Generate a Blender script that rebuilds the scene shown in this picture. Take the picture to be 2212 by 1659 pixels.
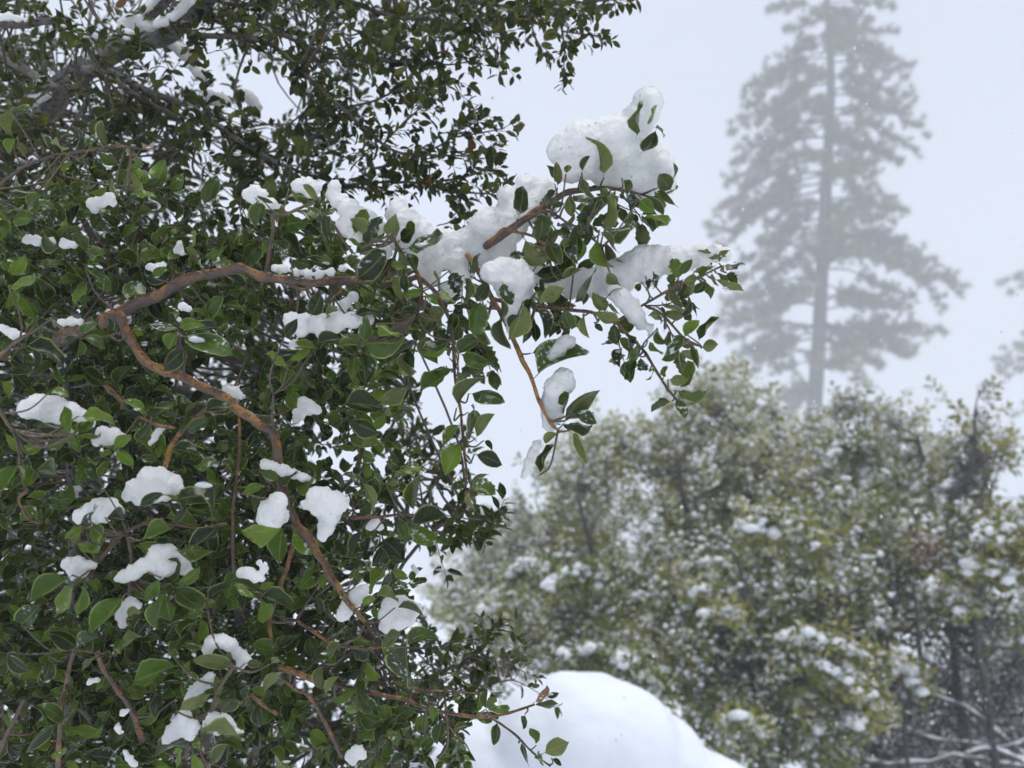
import bpy, bmesh, math, random
import numpy as np
from mathutils import Vector, Matrix, noise as mnoise

for o in list(bpy.data.objects):
    bpy.data.objects.remove(o, do_unlink=True)

SC = bpy.context.scene
COL = SC.collection
rng = np.random.RandomState(11)
R = random.Random(5)
PI = math.pi

# ------------------------------------------------------------------ camera
HFOV = math.radians(60.0)
PITCH = math.radians(15.0)
CAMZ = 1.6
W, H = 2212.0, 1659.0
F = W / 2 / math.tan(HFOV / 2)
cam_d = bpy.data.cameras.new('camera')
cam = bpy.data.objects.new('camera', cam_d)
COL.objects.link(cam)
cam.location = (0, 0, CAMZ)
cam.rotation_euler = (PI / 2 + PITCH, 0, 0)
cam_d.sensor_fit = 'HORIZONTAL'
cam_d.sensor_width = 36.0
cam_d.angle = HFOV
cam_d.clip_start = 0.02
cam_d.clip_end = 1000.0
cam_d.dof.use_dof = True
cam_d.dof.focus_distance = 1.03
cam_d.dof.aperture_fstop = 4.9
SC.camera = cam

# ------------------------------------------------------------------ sky and sun
SUN_EL = math.radians(74)
SUN_AZ = math.radians(150)      # from +Y towards +X; the brightest cloud is high behind the camera
world = bpy.data.worlds.new('World')
SC.world = world
world.use_nodes = True
nt = world.node_tree
nt.nodes.clear()
wo = nt.nodes.new('ShaderNodeOutputWorld')
bg = nt.nodes.new('ShaderNodeBackground')
sky = nt.nodes.new('ShaderNodeTexSky')
sky.sky_type = 'NISHITA'
sky.sun_disc = False
sky.sun_elevation = SUN_EL
sky.sun_rotation = SUN_AZ
sky.dust_density = 4.0
mixw = nt.nodes.new('ShaderNodeMix')
mixw.data_type = 'RGBA'
mixw.inputs[0].default_value = 0.86            # overcast: mostly an even cloud layer
mixw.inputs[7].default_value = (7.25, 7.9, 9.35, 1)
nt.links.new(sky.outputs[0], mixw.inputs[6])
nt.links.new(mixw.outputs[2], bg.inputs[0])
bg.inputs[1].default_value = 0.072
nt.links.new(bg.outputs[0], wo.inputs[0])

sun_d = bpy.data.lights.new('sun', 'SUN')
sun_d.energy = 1.5
sun_d.angle = math.radians(25)
sun_d.color = (1.0, 0.97, 0.92)
sun = bpy.data.objects.new('sun', sun_d)
COL.objects.link(sun)
sd = Vector((math.sin(SUN_AZ) * math.cos(SUN_EL), math.cos(SUN_AZ) * math.cos(SUN_EL), math.sin(SUN_EL)))
sun.rotation_euler = sd.to_track_quat('Z', 'Y').to_euler()
sun.location = (0, 0, 60)

SC.view_settings.view_transform = 'Standard'
SC.view_settings.look = 'None'
SC.view_settings.exposure = 0.42
SC.view_settings.gamma = 1.0
SC.view_settings.use_curve_mapping = False
SC.render.engine = 'CYCLES'
cy = SC.cycles
cy.max_bounces = 7
cy.diffuse_bounces = 3
cy.glossy_bounces = 2
cy.transmission_bounces = 4
cy.transparent_max_bounces = 6
cy.volume_bounces = 4
cy.use_adaptive_sampling = True
cy.adaptive_threshold = 0.02
cy.caustics_reflective = False
cy.caustics_refractive = False
cy.sample_clamp_indirect = 4.0
try:
    cy.use_denoising = True
    cy.denoiser = 'OPENIMAGEDENOISE'
except Exception:
    pass

# ------------------------------------------------------------------ helpers
CP, SP = math.cos(PITCH), math.sin(PITCH)
def P(x, y, d):
    a = (x - W / 2) / F * d
    b = -(y - H / 2) / F * d
    return np.array([a, CP * d - SP * b, CAMZ + SP * d + CP * b])
RIGHT = np.array([1.0, 0, 0])
UPV = np.array([0, -SP, CP])
FWD = np.array([0, CP, SP])
def project(p):
    v = np.asarray(p) - np.array([0, 0, CAMZ])
    d = v @ FWD
    return W / 2 + F * (v @ RIGHT) / d, H / 2 - F * (v @ UPV) / d, d
def nrm(v):
    v = np.asarray(v, float)
    return v / (np.linalg.norm(v) + 1e-12)

def tag(o, label=None, cat=None, group=None, kind=None):
    if label: o['label'] = label
    if cat: o['category'] = cat
    if group: o['group'] = group
    if kind: o['kind'] = kind
    return o
def empty(name, loc):
    o = bpy.data.objects.new(name, None)
    o.empty_display_size = 0.1
    COL.objects.link(o)
    o.location = loc
    return o
def link(name, me, parent=None):
    o = bpy.data.objects.new(name, me)
    COL.objects.link(o)
    if parent is not None:
        o.parent = parent
    return o
def off(parent):
    """world position of a parent chain made of translations only"""
    v = np.zeros(3)
    while parent is not None:
        v += np.array(parent.location)
        parent = parent.parent
    return v

def mesh_np(name, V, T, mats, uv=None, rnd=None, smooth=True, matidx=None):
    V = np.asarray(V, np.float32); T = np.asarray(T, np.int32)
    me = bpy.data.meshes.new(name)
    n, m = len(V), len(T)
    k = T.shape[1]
    me.vertices.add(n); me.vertices.foreach_set('co', V.ravel())
    me.loops.add(m * k); me.loops.foreach_set('vertex_index', T.ravel())
    me.polygons.add(m); me.polygons.foreach_set('loop_start', np.arange(0, m * k, k, dtype=np.int32))
    if smooth:
        me.polygons.foreach_set('use_smooth', np.ones(m, bool))
    if matidx is not None:
        me.polygons.foreach_set('material_index', np.asarray(matidx, np.int32))
    me.update(calc_edges=True)
    if uv is not None:
        l = me.uv_layers.new(name='UVMap')
        l.data.foreach_set('uv', np.asarray(uv, np.float32)[T.ravel()].ravel())
    if rnd is not None:
        a = me.attributes.new('rnd', 'FLOAT', 'POINT')
        a.data.foreach_set('value', np.asarray(rnd, np.float32))
    for mt in (mats if isinstance(mats, (list, tuple)) else [mats]):
        me.materials.append(mt)
    return me

def merge(name, protos, which, M, rnd, mats, parent=None, midx=None):
    """bake many copies (4x4 matrices M) of small meshes into one mesh"""
    Vs, Ts, Us, Rs, Ms = [], [], [], [], []
    base = 0
    which = np.asarray(which); rnd = np.asarray(rnd)
    for k, (pv, pt, pu) in enumerate(protos):
        ii = np.nonzero(which == k)[0]
        if len(ii) == 0: continue
        A = M[ii]
        v = np.einsum('nij,vj->nvi', A[:, :3, :3], pv) + A[:, None, :3, 3]
        n, nv = v.shape[:2]
        t = pt[None] + (np.arange(n) * nv)[:, None, None] + base
        Vs.append(v.reshape(-1, 3)); Ts.append(t.reshape(-1, pt.shape[1]))
        Us.append(np.tile(pu, (n, 1)) if pu is not None else np.zeros((n * nv, 2)))
        Rs.append(np.repeat(rnd[ii], nv))
        if midx is not None: Ms.append(np.repeat(np.asarray(midx)[ii], len(pt)))
        base += n * nv
    o_ = off(parent)
    me = mesh_np(name, np.concatenate(Vs) - o_, np.concatenate(Ts), mats, np.concatenate(Us), np.concatenate(Rs),
                 matidx=np.concatenate(Ms) if midx is not None else None)
    return link(name, me, parent)

def frame(p, axis, nz, s, sx=1.0):
    """matrix: local +Y along axis, +Z near nz"""
    y = nrm(axis); z = np.asarray(nz) - y * (np.asarray(nz) @ y)
    if np.linalg.norm(z) < 1e-5: z = np.cross(y, [0.3, 0.2, 0.9])
    z = nrm(z); x = np.cross(y, z)
    m = np.eye(4)
    m[:3, 0] = x * s * sx; m[:3, 1] = y * s; m[:3, 2] = z * s; m[:3, 3] = p
    return m

def catmull(pts, per=5):
    pts = np.asarray(pts, float)
    if len(pts) < 3: per = max(per, 3)
    q = np.vstack([2 * pts[0] - pts[1], pts, 2 * pts[-1] - pts[-2]])
    out = []
    for i in range(1, len(q) - 2):
        for j in range(per):
            t = j / per
            a, b, c, d = q[i - 1], q[i], q[i + 1], q[i + 2]
            out.append(0.5 * (2 * b + (c - a) * t + (2 * a - 5 * b + 4 * c - d) * t * t + (3 * b - a - 3 * c + d) * t ** 3))
    out.append(pts[-1])
    return np.array(out)

def tube_arrays(pts, rad, k=6, rough=0.0, seed=0):
    pts = np.asarray(pts, float); n = len(pts)
    rad = np.broadcast_to(np.asarray(rad, float), (n,))
    tan = np.gradient(pts, axis=0)
    tan /= np.linalg.norm(tan, axis=1)[:, None] + 1e-12
    ref = np.array([0.21, 0.13, 0.97]) if abs(tan[0][2]) < 0.9 else np.array([1.0, 0, 0])
    V = []
    u = nrm(np.cross(tan[0], ref))
    rs = np.random.RandomState(seed)
    for i in range(n):
        u = nrm(u - tan[i] * (u @ tan[i])); w = np.cross(tan[i], u)
        for j in range(k):
            a = 2 * PI * j / k
            rr = rad[i] * (1 + rough * (rs.rand() - 0.5))
            V.append(pts[i] + rr * (math.cos(a) * u + math.sin(a) * w))
    T = []
    for i in range(n - 1):
        for j in range(k):
            a, b = i * k + j, i * k + (j + 1) % k
            c, d = a + k, b + k
            T += [(a, b, d), (a, d, c)]
    V.append(pts[0]); V.append(pts[-1])
    c0, c1 = len(V) - 2, len(V) - 1
    for j in range(k):
        T.append((c0, (j + 1) % k, j)); T.append((c1, (n - 1) * k + j, (n - 1) * k + (j + 1) % k))
    return np.array(V), np.array(T, np.int32)

def tubes_obj(name, lst, mat, parent=None, k=6, rough=0.0):
    """several (points, radii) tubes joined in one mesh"""
    Vs, Ts, b = [], [], 0
    for i, (p, r) in enumerate(lst):
        v, t = tube_arrays(p, r, k, rough, i)
        Vs.append(v); Ts.append(t + b); b += len(v)
    me = mesh_np(name, np.concatenate(Vs) - off(parent), np.concatenate(Ts), mat)
    return link(name, me, parent)

# ------------------------------------------------------------------ materials
def newmat(name):
    m = bpy.data.materials.new(name); m.use_nodes = True
    n = m.node_tree; n.nodes.clear()
    out = n.nodes.new('ShaderNodeOutputMaterial')
    return m, n, out
def nd(n, t, **kw):
    x = n.nodes.new(t)
    for k, v in kw.items(): setattr(x, k, v)
    return x
def rgb(c): return (c[0], c[1], c[2], 1)
def math_(n, op, a, b=None, clamp=False):
    x = nd(n, 'ShaderNodeMath', operation=op); x.use_clamp = clamp
    for i, v in enumerate((a, b)):
        if v is None: continue
        if isinstance(v, (int, float)): x.inputs[i].default_value = v
        else: n.links.new(v, x.inputs[i])
    return x.outputs[0]
def mixc(n, f, a, b):
    x = nd(n, 'ShaderNodeMix', data_type='RGBA')
    for i, v in ((0, f), (6, a), (7, b)):
        if isinstance(v, (int, float)): x.inputs[i].default_value = v
        elif isinstance(v, tuple): x.inputs[i].default_value = rgb(v)
        else: n.links.new(v, x.inputs[i])
    return x.outputs[2]
def ramp(n, f, lo, hi):
    x = nd(n, 'ShaderNodeMapRange', interpolation_type='SMOOTHSTEP')
    n.links.new(f, x.inputs[0]); x.inputs[1].default_value = lo; x.inputs[2].default_value = hi
    return x.outputs[0]

def leaf_material(name, top, top2, under, under2, rim, vein, gloss=0.36, frost=0.0, trans=0.22, dead=0.0):
    m, n, out = newmat(name)
    uv = nd(n, 'ShaderNodeUVMap', uv_map='UVMap')
    sep = nd(n, 'ShaderNodeSeparateXYZ'); n.links.new(uv.outputs[0], sep.inputs[0])
    at = nd(n, 'ShaderNodeAttribute', attribute_name='rnd')
    oi = nd(n, 'ShaderNodeObjectInfo')
    rn = math_(n, 'FRACT', math_(n, 'ADD', at.outputs['Fac'], oi.outputs['Random']))
    au = math_(n, 'ABSOLUTE', math_(n, 'SUBTRACT', math_(n, 'MULTIPLY', sep.outputs[0], 2.0), 1.0))
    geo = nd(n, 'ShaderNodeNewGeometry')
    tex = nd(n, 'ShaderNodeTexNoise'); tex.inputs['Scale'].default_value = 220
    n.links.new(geo.outputs['Position'], tex.inputs['Vector'])
    tex2 = nd(n, 'ShaderNodeTexNoise'); tex2.inputs['Scale'].default_value = 45
    n.links.new(geo.outputs['Position'], tex2.inputs['Vector'])
    t = mixc(n, math_(n, 'POWER', rn, 2.0), top, top2)
    u = mixc(n, math_(n, 'POWER', rn, 1.6), under, under2)
    base = mixc(n, geo.outputs['Backfacing'], t, u)
    blot = nd(n, 'ShaderNodeHueSaturation'); n.links.new(base, blot.inputs['Color'])
    n.links.new(math_(n, 'ADD', math_(n, 'MULTIPLY', tex2.outputs['Fac'], 1.1), 0.45), blot.inputs['Value'])
    base = blot.outputs[0]
    # pinnate side veins, fine and faint
    vv = math_(n, 'ABSOLUTE', math_(n, 'SINE', math_(n, 'MULTIPLY', math_(n, 'SUBTRACT', sep.outputs[1], math_(n, 'MULTIPLY', au, 0.25)), 26.0)))
    vmask = math_(n, 'MULTIPLY', ramp(n, vv, 0.16, 0.0), 0.22)
    base = mixc(n, vmask, base, vein)
    mid = math_(n, 'MULTIPLY', ramp(n, au, 0.075, 0.02), 0.75)
    base = mixc(n, mid, base, vein)
    rimf = math_(n, 'MULTIPLY', ramp(n, math_(n, 'ADD', au, math_(n, 'MULTIPLY', math_(n, 'SUBTRACT', tex2.outputs['Fac'], 0.5), 0.14)), 0.88, 0.94), 0.78)
    base = mixc(n, rimf, base, rim)
    t4 = nd(n, 'ShaderNodeTexNoise'); t4.inputs['Scale'].default_value = 130; t4.inputs['Detail'].default_value = 1
    n.links.new(geo.outputs['Position'], t4.inputs['Vector'])
    base = mixc(n, math_(n, 'MULTIPLY', ramp(n, t4.outputs['Fac'], 0.70, 0.76), 0.8), base, (0.09, 0.05, 0.02))
    if dead:
        base = mixc(n, math_(n, 'MULTIPLY', math_(n, 'GREATER_THAN', rn, 1.0 - dead), 0.9), base, (0.20, 0.07, 0.03))
    rough = 0.38
    p = nd(n, 'ShaderNodeBsdfPrincipled')
    col = base
    if frost > 0:
        f1 = ramp(n, tex.outputs['Fac'], 0.54, 0.64)
        fm = math_(n, 'MULTIPLY', f1, ramp(n, tex2.outputs['Fac'], 0.50, 0.62))
        fm = math_(n, 'MULTIPLY', fm, math_(n, 'GREATER_THAN', math_(n, 'FRACT', math_(n, 'MULTIPLY', rn, 7.3)), 1.0 - frost))
        fm = math_(n, 'MULTIPLY', fm, math_(n, 'SUBTRACT', 1.0, geo.outputs['Backfacing']))
        col = mixc(n, fm, base, (0.62, 0.68, 0.70))
    n.links.new(col, p.inputs['Base Color'])
    p.inputs['Roughness'].default_value = rough
    rr = nd(n, 'ShaderNodeMapRange'); n.links.new(tex2.outputs['Fac'], rr.inputs[0])
    rr.inputs[1].default_value = 0.3; rr.inputs[2].default_value = 0.7; rr.inputs[3].default_value = 0.10; rr.inputs[4].default_value = 0.34
    n.links.new(rr.outputs[0], p.inputs['Roughness'])
    p.inputs['Specular IOR Level'].default_value = gloss
    bp = nd(n, 'ShaderNodeBump'); bp.inputs['Strength'].default_value = 0.25; bp.inputs['Distance'].default_value = 0.0015
    n.links.new(math_(n, 'ADD', tex2.outputs['Fac'], math_(n, 'MULTIPLY', vmask, 1.2)), bp.inputs['Height'])
    n.links.new(bp.outputs[0], p.inputs['Normal'])
    tr = nd(n, 'ShaderNodeBsdfTranslucent')
    tc = mixc(n, 0.5, u, (0.16, 0.20, 0.03))
    n.links.new(tc, tr.inputs[0])
    ms = nd(n, 'ShaderNodeMixShader'); ms.inputs[0].default_value = trans
    n.links.new(p.outputs[0], ms.inputs[1]); n.links.new(tr.outputs[0], ms.inputs[2])
    n.links.new(ms.outputs[0], out.inputs[0])
    return m

M_LEAF = leaf_material('oak_leaf', (0.0045, 0.013, 0.002), (0.062, 0.115, 0.009), (0.030, 0.042, 0.012), (0.130, 0.140, 0.036),
                       (0.31, 0.37, 0.10), (0.15, 0.20, 0.045), frost=0.5, trans=0.16)
M_YOUNG = leaf_material('young_oak_leaf', (0.060, 0.125, 0.008), (0.15, 0.235, 0.018), (0.13, 0.16, 0.05), (0.16, 0.18, 0.055),
                        (0.30, 0.36, 0.12), (0.24, 0.30, 0.10), gloss=0.25, frost=0.2, trans=0.25)
M_DEADLEAF = leaf_material('dry_oak_leaf', (0.42, 0.25, 0.17), (0.50, 0.30, 0.20), (0.46, 0.30, 0.22), (0.5, 0.32, 0.24),
                           (0.5, 0.3, 0.2), (0.3, 0.15, 0.1), gloss=0.15, trans=0.25)
M_REDLEAF = leaf_material('red_oak_leaf', (0.22, 0.012, 0.01), (0.25, 0.02, 0.01), (0.25, 0.03, 0.02), (0.25, 0.03, 0.02),
                          (0.25, 0.03, 0.02), (0.2, 0.02, 0.02), gloss=0.2, trans=0.2)
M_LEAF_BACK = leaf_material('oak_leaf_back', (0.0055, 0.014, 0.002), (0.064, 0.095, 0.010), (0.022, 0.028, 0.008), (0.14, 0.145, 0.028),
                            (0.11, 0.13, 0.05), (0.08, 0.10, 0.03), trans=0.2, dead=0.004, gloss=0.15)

M_LEAF_SHADED = leaf_material('oak_leaf_shaded', (0.004, 0.010, 0.002), (0.018, 0.032, 0.005), (0.010, 0.014, 0.005), (0.04, 0.045, 0.012), (0.06, 0.08, 0.03), (0.04, 0.05, 0.02), trans=0.1, gloss=0.15)  # leaf colours darkened to paint in the shade deep inside the thicket
def bush_leaf_material(name, a, b, dust=0.0):
    m, n, out = newmat(name)
    at = nd(n, 'ShaderNodeAttribute', attribute_name='rnd')
    c = mixc(n, at.outputs['Fac'], a, b)
    geo = nd(n, 'ShaderNodeNewGeometry')
    c2 = c
    if dust:      # a dusting of snow on leaves that face the sky
        sp = nd(n, 'ShaderNodeSeparateXYZ'); n.links.new(geo.outputs['Normal'], sp.inputs[0])
        t = nd(n, 'ShaderNodeTexNoise'); t.inputs['Scale'].default_value = 10; n.links.new(geo.outputs['Position'], t.inputs['Vector'])
        f = math_(n, 'MULTIPLY', ramp(n, sp.outputs[2], 0.1, 0.6), ramp(n, t.outputs['Fac'], 0.60 - dust, 0.68 - dust))
        c2 = mixc(n, math_(n, 'MULTIPLY', f, 0.75), c, (0.74, 0.75, 0.70))
    p = nd(n, 'ShaderNodeBsdfPrincipled'); n.links.new(c2, p.inputs['Base Color'])
    p.inputs['Roughness'].default_value = 0.5; p.inputs['Specular IOR Level'].default_value = 0.18
    tr = nd(n, 'ShaderNodeBsdfTranslucent'); n.links.new(c, tr.inputs[0])
    ms = nd(n, 'ShaderNodeMixShader'); ms.inputs[0].default_value = 0.28
    n.links.new(p.outputs[0], ms.inputs[1]); n.links.new(tr.outputs[0], ms.inputs[2])
    n.links.new(ms.outputs[0], out.inputs[0])
    return m
M_BUSH = [bush_leaf_material('bush_leaf_olive', (0.10, 0.11, 0.018), (0.36, 0.34, 0.085), 0.22),
          bush_leaf_material('bush_leaf_green', (0.055, 0.080, 0.016), (0.24, 0.27, 0.075), 0.20),
          bush_leaf_material('bush_leaf_yellow', (0.22, 0.20, 0.04), (0.40, 0.36, 0.10), 0.2),
          bush_leaf_material('bush_leaf_dead', (0.17, 0.075, 0.035), (0.24, 0.12, 0.06)),
          bush_leaf_material('bush_leaf_frosted', (0.27, 0.28, 0.10), (0.52, 0.50, 0.26), 0.36)]
M_NEEDLE = bush_leaf_material('pine_needles', (0.11, 0.10, 0.035), (0.27, 0.235, 0.10), 0.16)

def bark_material(name, a, b, c, scale=60, bump=0.6, frost=0.0):
    m, n, out = newmat(name)
    geo = nd(n, 'ShaderNodeNewGeometry')
    t1 = nd(n, 'ShaderNodeTexNoise'); t1.inputs['Scale'].default_value = scale; t1.inputs['Detail'].default_value = 6
    n.links.new(geo.outputs['Position'], t1.inputs['Vector'])
    t2 = nd(n, 'ShaderNodeTexNoise'); t2.inputs['Scale'].default_value = scale * 6; t2.inputs['Detail'].default_value = 4
    n.links.new(geo.outputs['Position'], t2.inputs['Vector'])
    c1 = mixc(n, ramp(n, t1.outputs['Fac'], 0.42, 0.58), a, b)
    c2 = mixc(n, ramp(n, t2.outputs['Fac'], 0.56, 0.66), c1, c)
    if frost:
        t3 = nd(n, 'ShaderNodeTexNoise'); t3.inputs['Scale'].default_value = scale * 0.3; t3.inputs['Detail'].default_value = 3
        n.links.new(geo.outputs['Position'], t3.inputs['Vector'])
        c2 = mixc(n, math_(n, 'MULTIPLY', ramp(n, t3.outputs['Fac'], 0.48, 0.62), 0.75), c2, (0.045, 0.026, 0.017))
        sp0 = nd(n, 'ShaderNodeSeparateXYZ'); n.links.new(geo.outputs['Normal'], sp0.inputs[0])
        ug = ramp(n, math_(n, 'ADD', sp0.outputs[2], math_(n, 'MULTIPLY', math_(n, 'SUBTRACT', t1.outputs['Fac'], 0.5), 1.6)), 0.0, -0.35)
        c2 = mixc(n, math_(n, 'MULTIPLY', ug, 0.6), c2, (0.17, 0.145, 0.13))
        sp = nd(n, 'ShaderNodeSeparateXYZ'); n.links.new(geo.outputs['Normal'], sp.inputs[0])
        fr = ramp(n, math_(n, 'ADD', math_(n, 'MULTIPLY', sp.outputs[2], 0.35), math_(n, 'ADD', math_(n, 'MULTIPLY', t2.outputs['Fac'], 0.5), math_(n, 'MULTIPLY', t1.outputs['Fac'], 0.5))), 0.86 - frost, 0.93 - frost)
        c2 = mixc(n, fr, c2, (0.62, 0.66, 0.70))
    p = nd(n, 'ShaderNodeBsdfPrincipled'); n.links.new(c2, p.inputs['Base Color'])
    p.inputs['Roughness'].default_value = 0.7
    bp = nd(n, 'ShaderNodeBump'); bp.inputs['Strength'].default_value = bump; bp.inputs['Distance'].default_value = 0.25 / scale
    n.links.new(math_(n, 'ADD', t2.outputs['Fac'], t1.outputs['Fac']), bp.inputs['Height'])
    n.links.new(bp.outputs[0], p.inputs['Normal'])
    n.links.new(p.outputs[0], out.inputs[0])
    return m
M_BARK = bark_material('oak_bark_brown', (0.10, 0.045, 0.020), (0.32, 0.145, 0.05), (0.04, 0.026, 0.018), 75, 1.0, 0.035)
M_BARK_ORANGE = bark_material('oak_bark_orange', (0.22, 0.10, 0.030), (0.42, 0.21, 0.06), (0.06, 0.032, 0.018), 75, 1.0, 0.03)
M_BARK_GREY = bark_material('oak_bark_grey', (0.13, 0.115, 0.105), (0.22, 0.20, 0.185), (0.035, 0.03, 0.028), 28, 0.8)
M_TWIG = bark_material('oak_twig', (0.085, 0.058, 0.026), (0.15, 0.105, 0.040), (0.05, 0.033, 0.02), 150, 0.5, 0.02)
M_TWIG_GREY = bark_material('oak_twig_grey', (0.075, 0.058, 0.048), (0.12, 0.095, 0.075), (0.05, 0.038, 0.03), 90, 0.3)
M_STEM = bark_material('bush_bark', (0.05, 0.045, 0.045), (0.09, 0.075, 0.07), (0.03, 0.028, 0.03), 8)
M_BRUSH = bark_material('brushwood_bark', (0.035, 0.026, 0.024), (0.06, 0.045, 0.04), (0.02, 0.016, 0.016), 8)
M_PINEBARK = bark_material('pine_bark', (0.04, 0.032, 0.03), (0.06, 0.048, 0.042), (0.025, 0.02, 0.02), 3)
M_DEADWOOD = bark_material('dead_wood', (0.09, 0.075, 0.07), (0.15, 0.125, 0.115), (0.05, 0.04, 0.04), 12)

def snow_material(name, col=(0.945, 0.93, 0.905), grain=300, sss=0.15, radius=0.012, dist=0.0016, ice=False, rough=0.5):
    m, n, out = newmat(name)
    geo = nd(n, 'ShaderNodeNewGeometry')
    t1 = nd(n, 'ShaderNodeTexNoise'); t1.inputs['Scale'].default_value = grain; t1.inputs['Detail'].default_value = 3
    n.links.new(geo.outputs['Position'], t1.inputs['Vector'])
    t2 = nd(n, 'ShaderNodeTexVoronoi'); t2.inputs['Scale'].default_value = grain * 0.35
    n.links.new(geo.outputs['Position'], t2.inputs['Vector'])
    t3 = nd(n, 'ShaderNodeTexNoise'); t3.inputs['Scale'].default_value = grain * 0.06; t3.inputs['Detail'].default_value = 2
    n.links.new(geo.outputs['Position'], t3.inputs['Vector'])
    p = nd(n, 'ShaderNodeBsdfPrincipled')
    wet = ramp(n, t3.outputs['Fac'], 0.50, 0.64)
    c = mixc(n, wet, col, tuple(x * y for x, y in zip(col, (0.80, 0.83, 0.84)))) if ice else None
    if c is not None: n.links.new(c, p.inputs['Base Color'])
    else: p.inputs['Base Color'].default_value = rgb(col)
    rr = nd(n, 'ShaderNodeMapRange'); n.links.new(wet, rr.inputs[0])
    rr.inputs[3].default_value = rough; rr.inputs[4].default_value = 0.22 if ice else rough
    n.links.new(rr.outputs[0], p.inputs['Roughness'])
    p.inputs['Specular IOR Level'].default_value = 0.4
    p.inputs['Subsurface Weight'].default_value = sss
    p.inputs['Subsurface Radius'].default_value = (0.9, 1.0, 1.1)
    p.inputs['Subsurface Scale'].default_value = radius
    bp = nd(n, 'ShaderNodeBump'); bp.inputs['Strength'].default_value = 0.7; bp.inputs['Distance'].default_value = dist * 1.15
    n.links.new(math_(n, 'ADD', math_(n, 'MULTIPLY', t2.outputs['Distance'], 1.4), t1.outputs['Fac']), bp.inputs['Height'])
    n.links.new(bp.outputs[0], p.inputs['Normal'])
    if ice:
        tl = nd(n, 'ShaderNodeBsdfTranslucent'); tl.inputs[0].default_value = rgb((0.97, 0.965, 0.955))
        ms = nd(n, 'ShaderNodeMixShader')
        n.links.new(math_(n, 'ADD', math_(n, 'MULTIPLY', wet, 0.22), 0.20), ms.inputs[0])
        n.links.new(p.outputs[0], ms.inputs[1]); n.links.new(tl.outputs[0], ms.inputs[2])
        n.links.new(ms.outputs[0], out.inputs[0])
    else:
        n.links.new(p.outputs[0], out.inputs[0])
    return m
M_SNOW = snow_material('wet_snow', ice=True)
M_SNOW_FAR = snow_material('far_snow', col=(0.84, 0.855, 0.87), grain=60, sss=0.0, dist=0.01)
M_SNOW_MOUND = snow_material('mound_snow', col=(0.85, 0.88, 0.93), grain=70, sss=0.0, dist=0.0014, rough=0.6)

def ground_material():
    m, n, out = newmat('snowy_ground')
    geo = nd(n, 'ShaderNodeNewGeometry')
    t = nd(n, 'ShaderNodeTexNoise'); t.inputs['Scale'].default_value = 1.3; t.inputs['Detail'].default_value = 8
    n.links.new(geo.outputs['Position'], t.inputs['Vector'])
    c = mixc(n, ramp(n, t.outputs['Fac'], 0.60, 0.68), (0.80, 0.84, 0.89), (0.10, 0.075, 0.055))
    p = nd(n, 'ShaderNodeBsdfPrincipled'); n.links.new(c, p.inputs['Base Color']); p.inputs['Roughness'].default_value = 0.7
    bp = nd(n, 'ShaderNodeBump'); bp.inputs['Strength'].default_value = 0.5; bp.inputs['Distance'].default_value = 0.1
    n.links.new(t.outputs['Fac'], bp.inputs['Height']); n.links.new(bp.outputs[0], p.inputs['Normal'])
    n.links.new(p.outputs[0], out.inputs[0])
    return m
M_GROUND = ground_material()
def rock_material():
    m, n, out = newmat('dark_rock')
    geo = nd(n, 'ShaderNodeNewGeometry')
    t = nd(n, 'ShaderNodeTexNoise'); t.inputs['Scale'].default_value = 9; t.inputs['Detail'].default_value = 9
    n.links.new(geo.outputs['Position'], t.inputs['Vector'])
    sp = nd(n, 'ShaderNodeSeparateXYZ'); n.links.new(geo.outputs['Normal'], sp.inputs[0])
    c = mixc(n, t.outputs['Fac'], (0.07, 0.075, 0.095), (0.22, 0.22, 0.25))
    s = ramp(n, math_(n, 'ADD', sp.outputs[2], math_(n, 'MULTIPLY', t.outputs['Fac'], 0.9)), 0.62, 0.85)
    c = mixc(n, s, c, (0.8, 0.84, 0.9))
    p = nd(n, 'ShaderNodeBsdfPrincipled'); n.links.new(c, p.inputs['Base Color']); p.inputs['Roughness'].default_value = 0.7
    bp = nd(n, 'ShaderNodeBump'); bp.inputs['Strength'].default_value = 0.8; bp.inputs['Distance'].default_value = 0.03
    n.links.new(t.outputs['Fac'], bp.inputs['Height']); n.links.new(bp.outputs[0], p.inputs['Normal'])
    n.links.new(p.outputs[0], out.inputs[0])
    return m
M_ROCK = rock_material()
def plain(name, c, r=0.6):
    m, n, out = newmat(name)
    p = nd(n, 'ShaderNodeBsdfPrincipled'); p.inputs['Base Color'].default_value = rgb(c); p.inputs['Roughness'].default_value = r
    n.links.new(p.outputs[0], out.inputs[0]); return m
M_WIRE = plain('black_wire', (0.03, 0.03, 0.035))

# ------------------------------------------------------------------ ground
def ground_h(x, y):
    h = 0.10 * mnoise.noise((x * 0.35, y * 0.35, 0.3)) + 0.45 * mnoise.noise((x * 0.07, y * 0.07, 4.0))
    return h + max(0.0, y - 16) * 0.055 - 0.1
gx = np.concatenate([np.linspace(-78, -22, 18), np.linspace(-20, 20, 90), np.linspace(22, 78, 18)])
gy = np.concatenate([np.linspace(-40, -6, 12), np.linspace(-5, 30, 90), np.linspace(32, 122, 24)])
GV = np.array([(x, y, ground_h(x, y)) for y in gy for x in gx])
nx = len(gx)
GT = np.array([(j * nx + i, j * nx + i + 1, (j + 1) * nx + i + 1, (j + 1) * nx + i) for j in range(len(gy) - 1) for i in range(nx - 1)])
g = link('ground', mesh_np('ground', GV, GT, M_GROUND)); tag(g, 'snow-covered ground with bare brown patches', None, None, 'structure')

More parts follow.
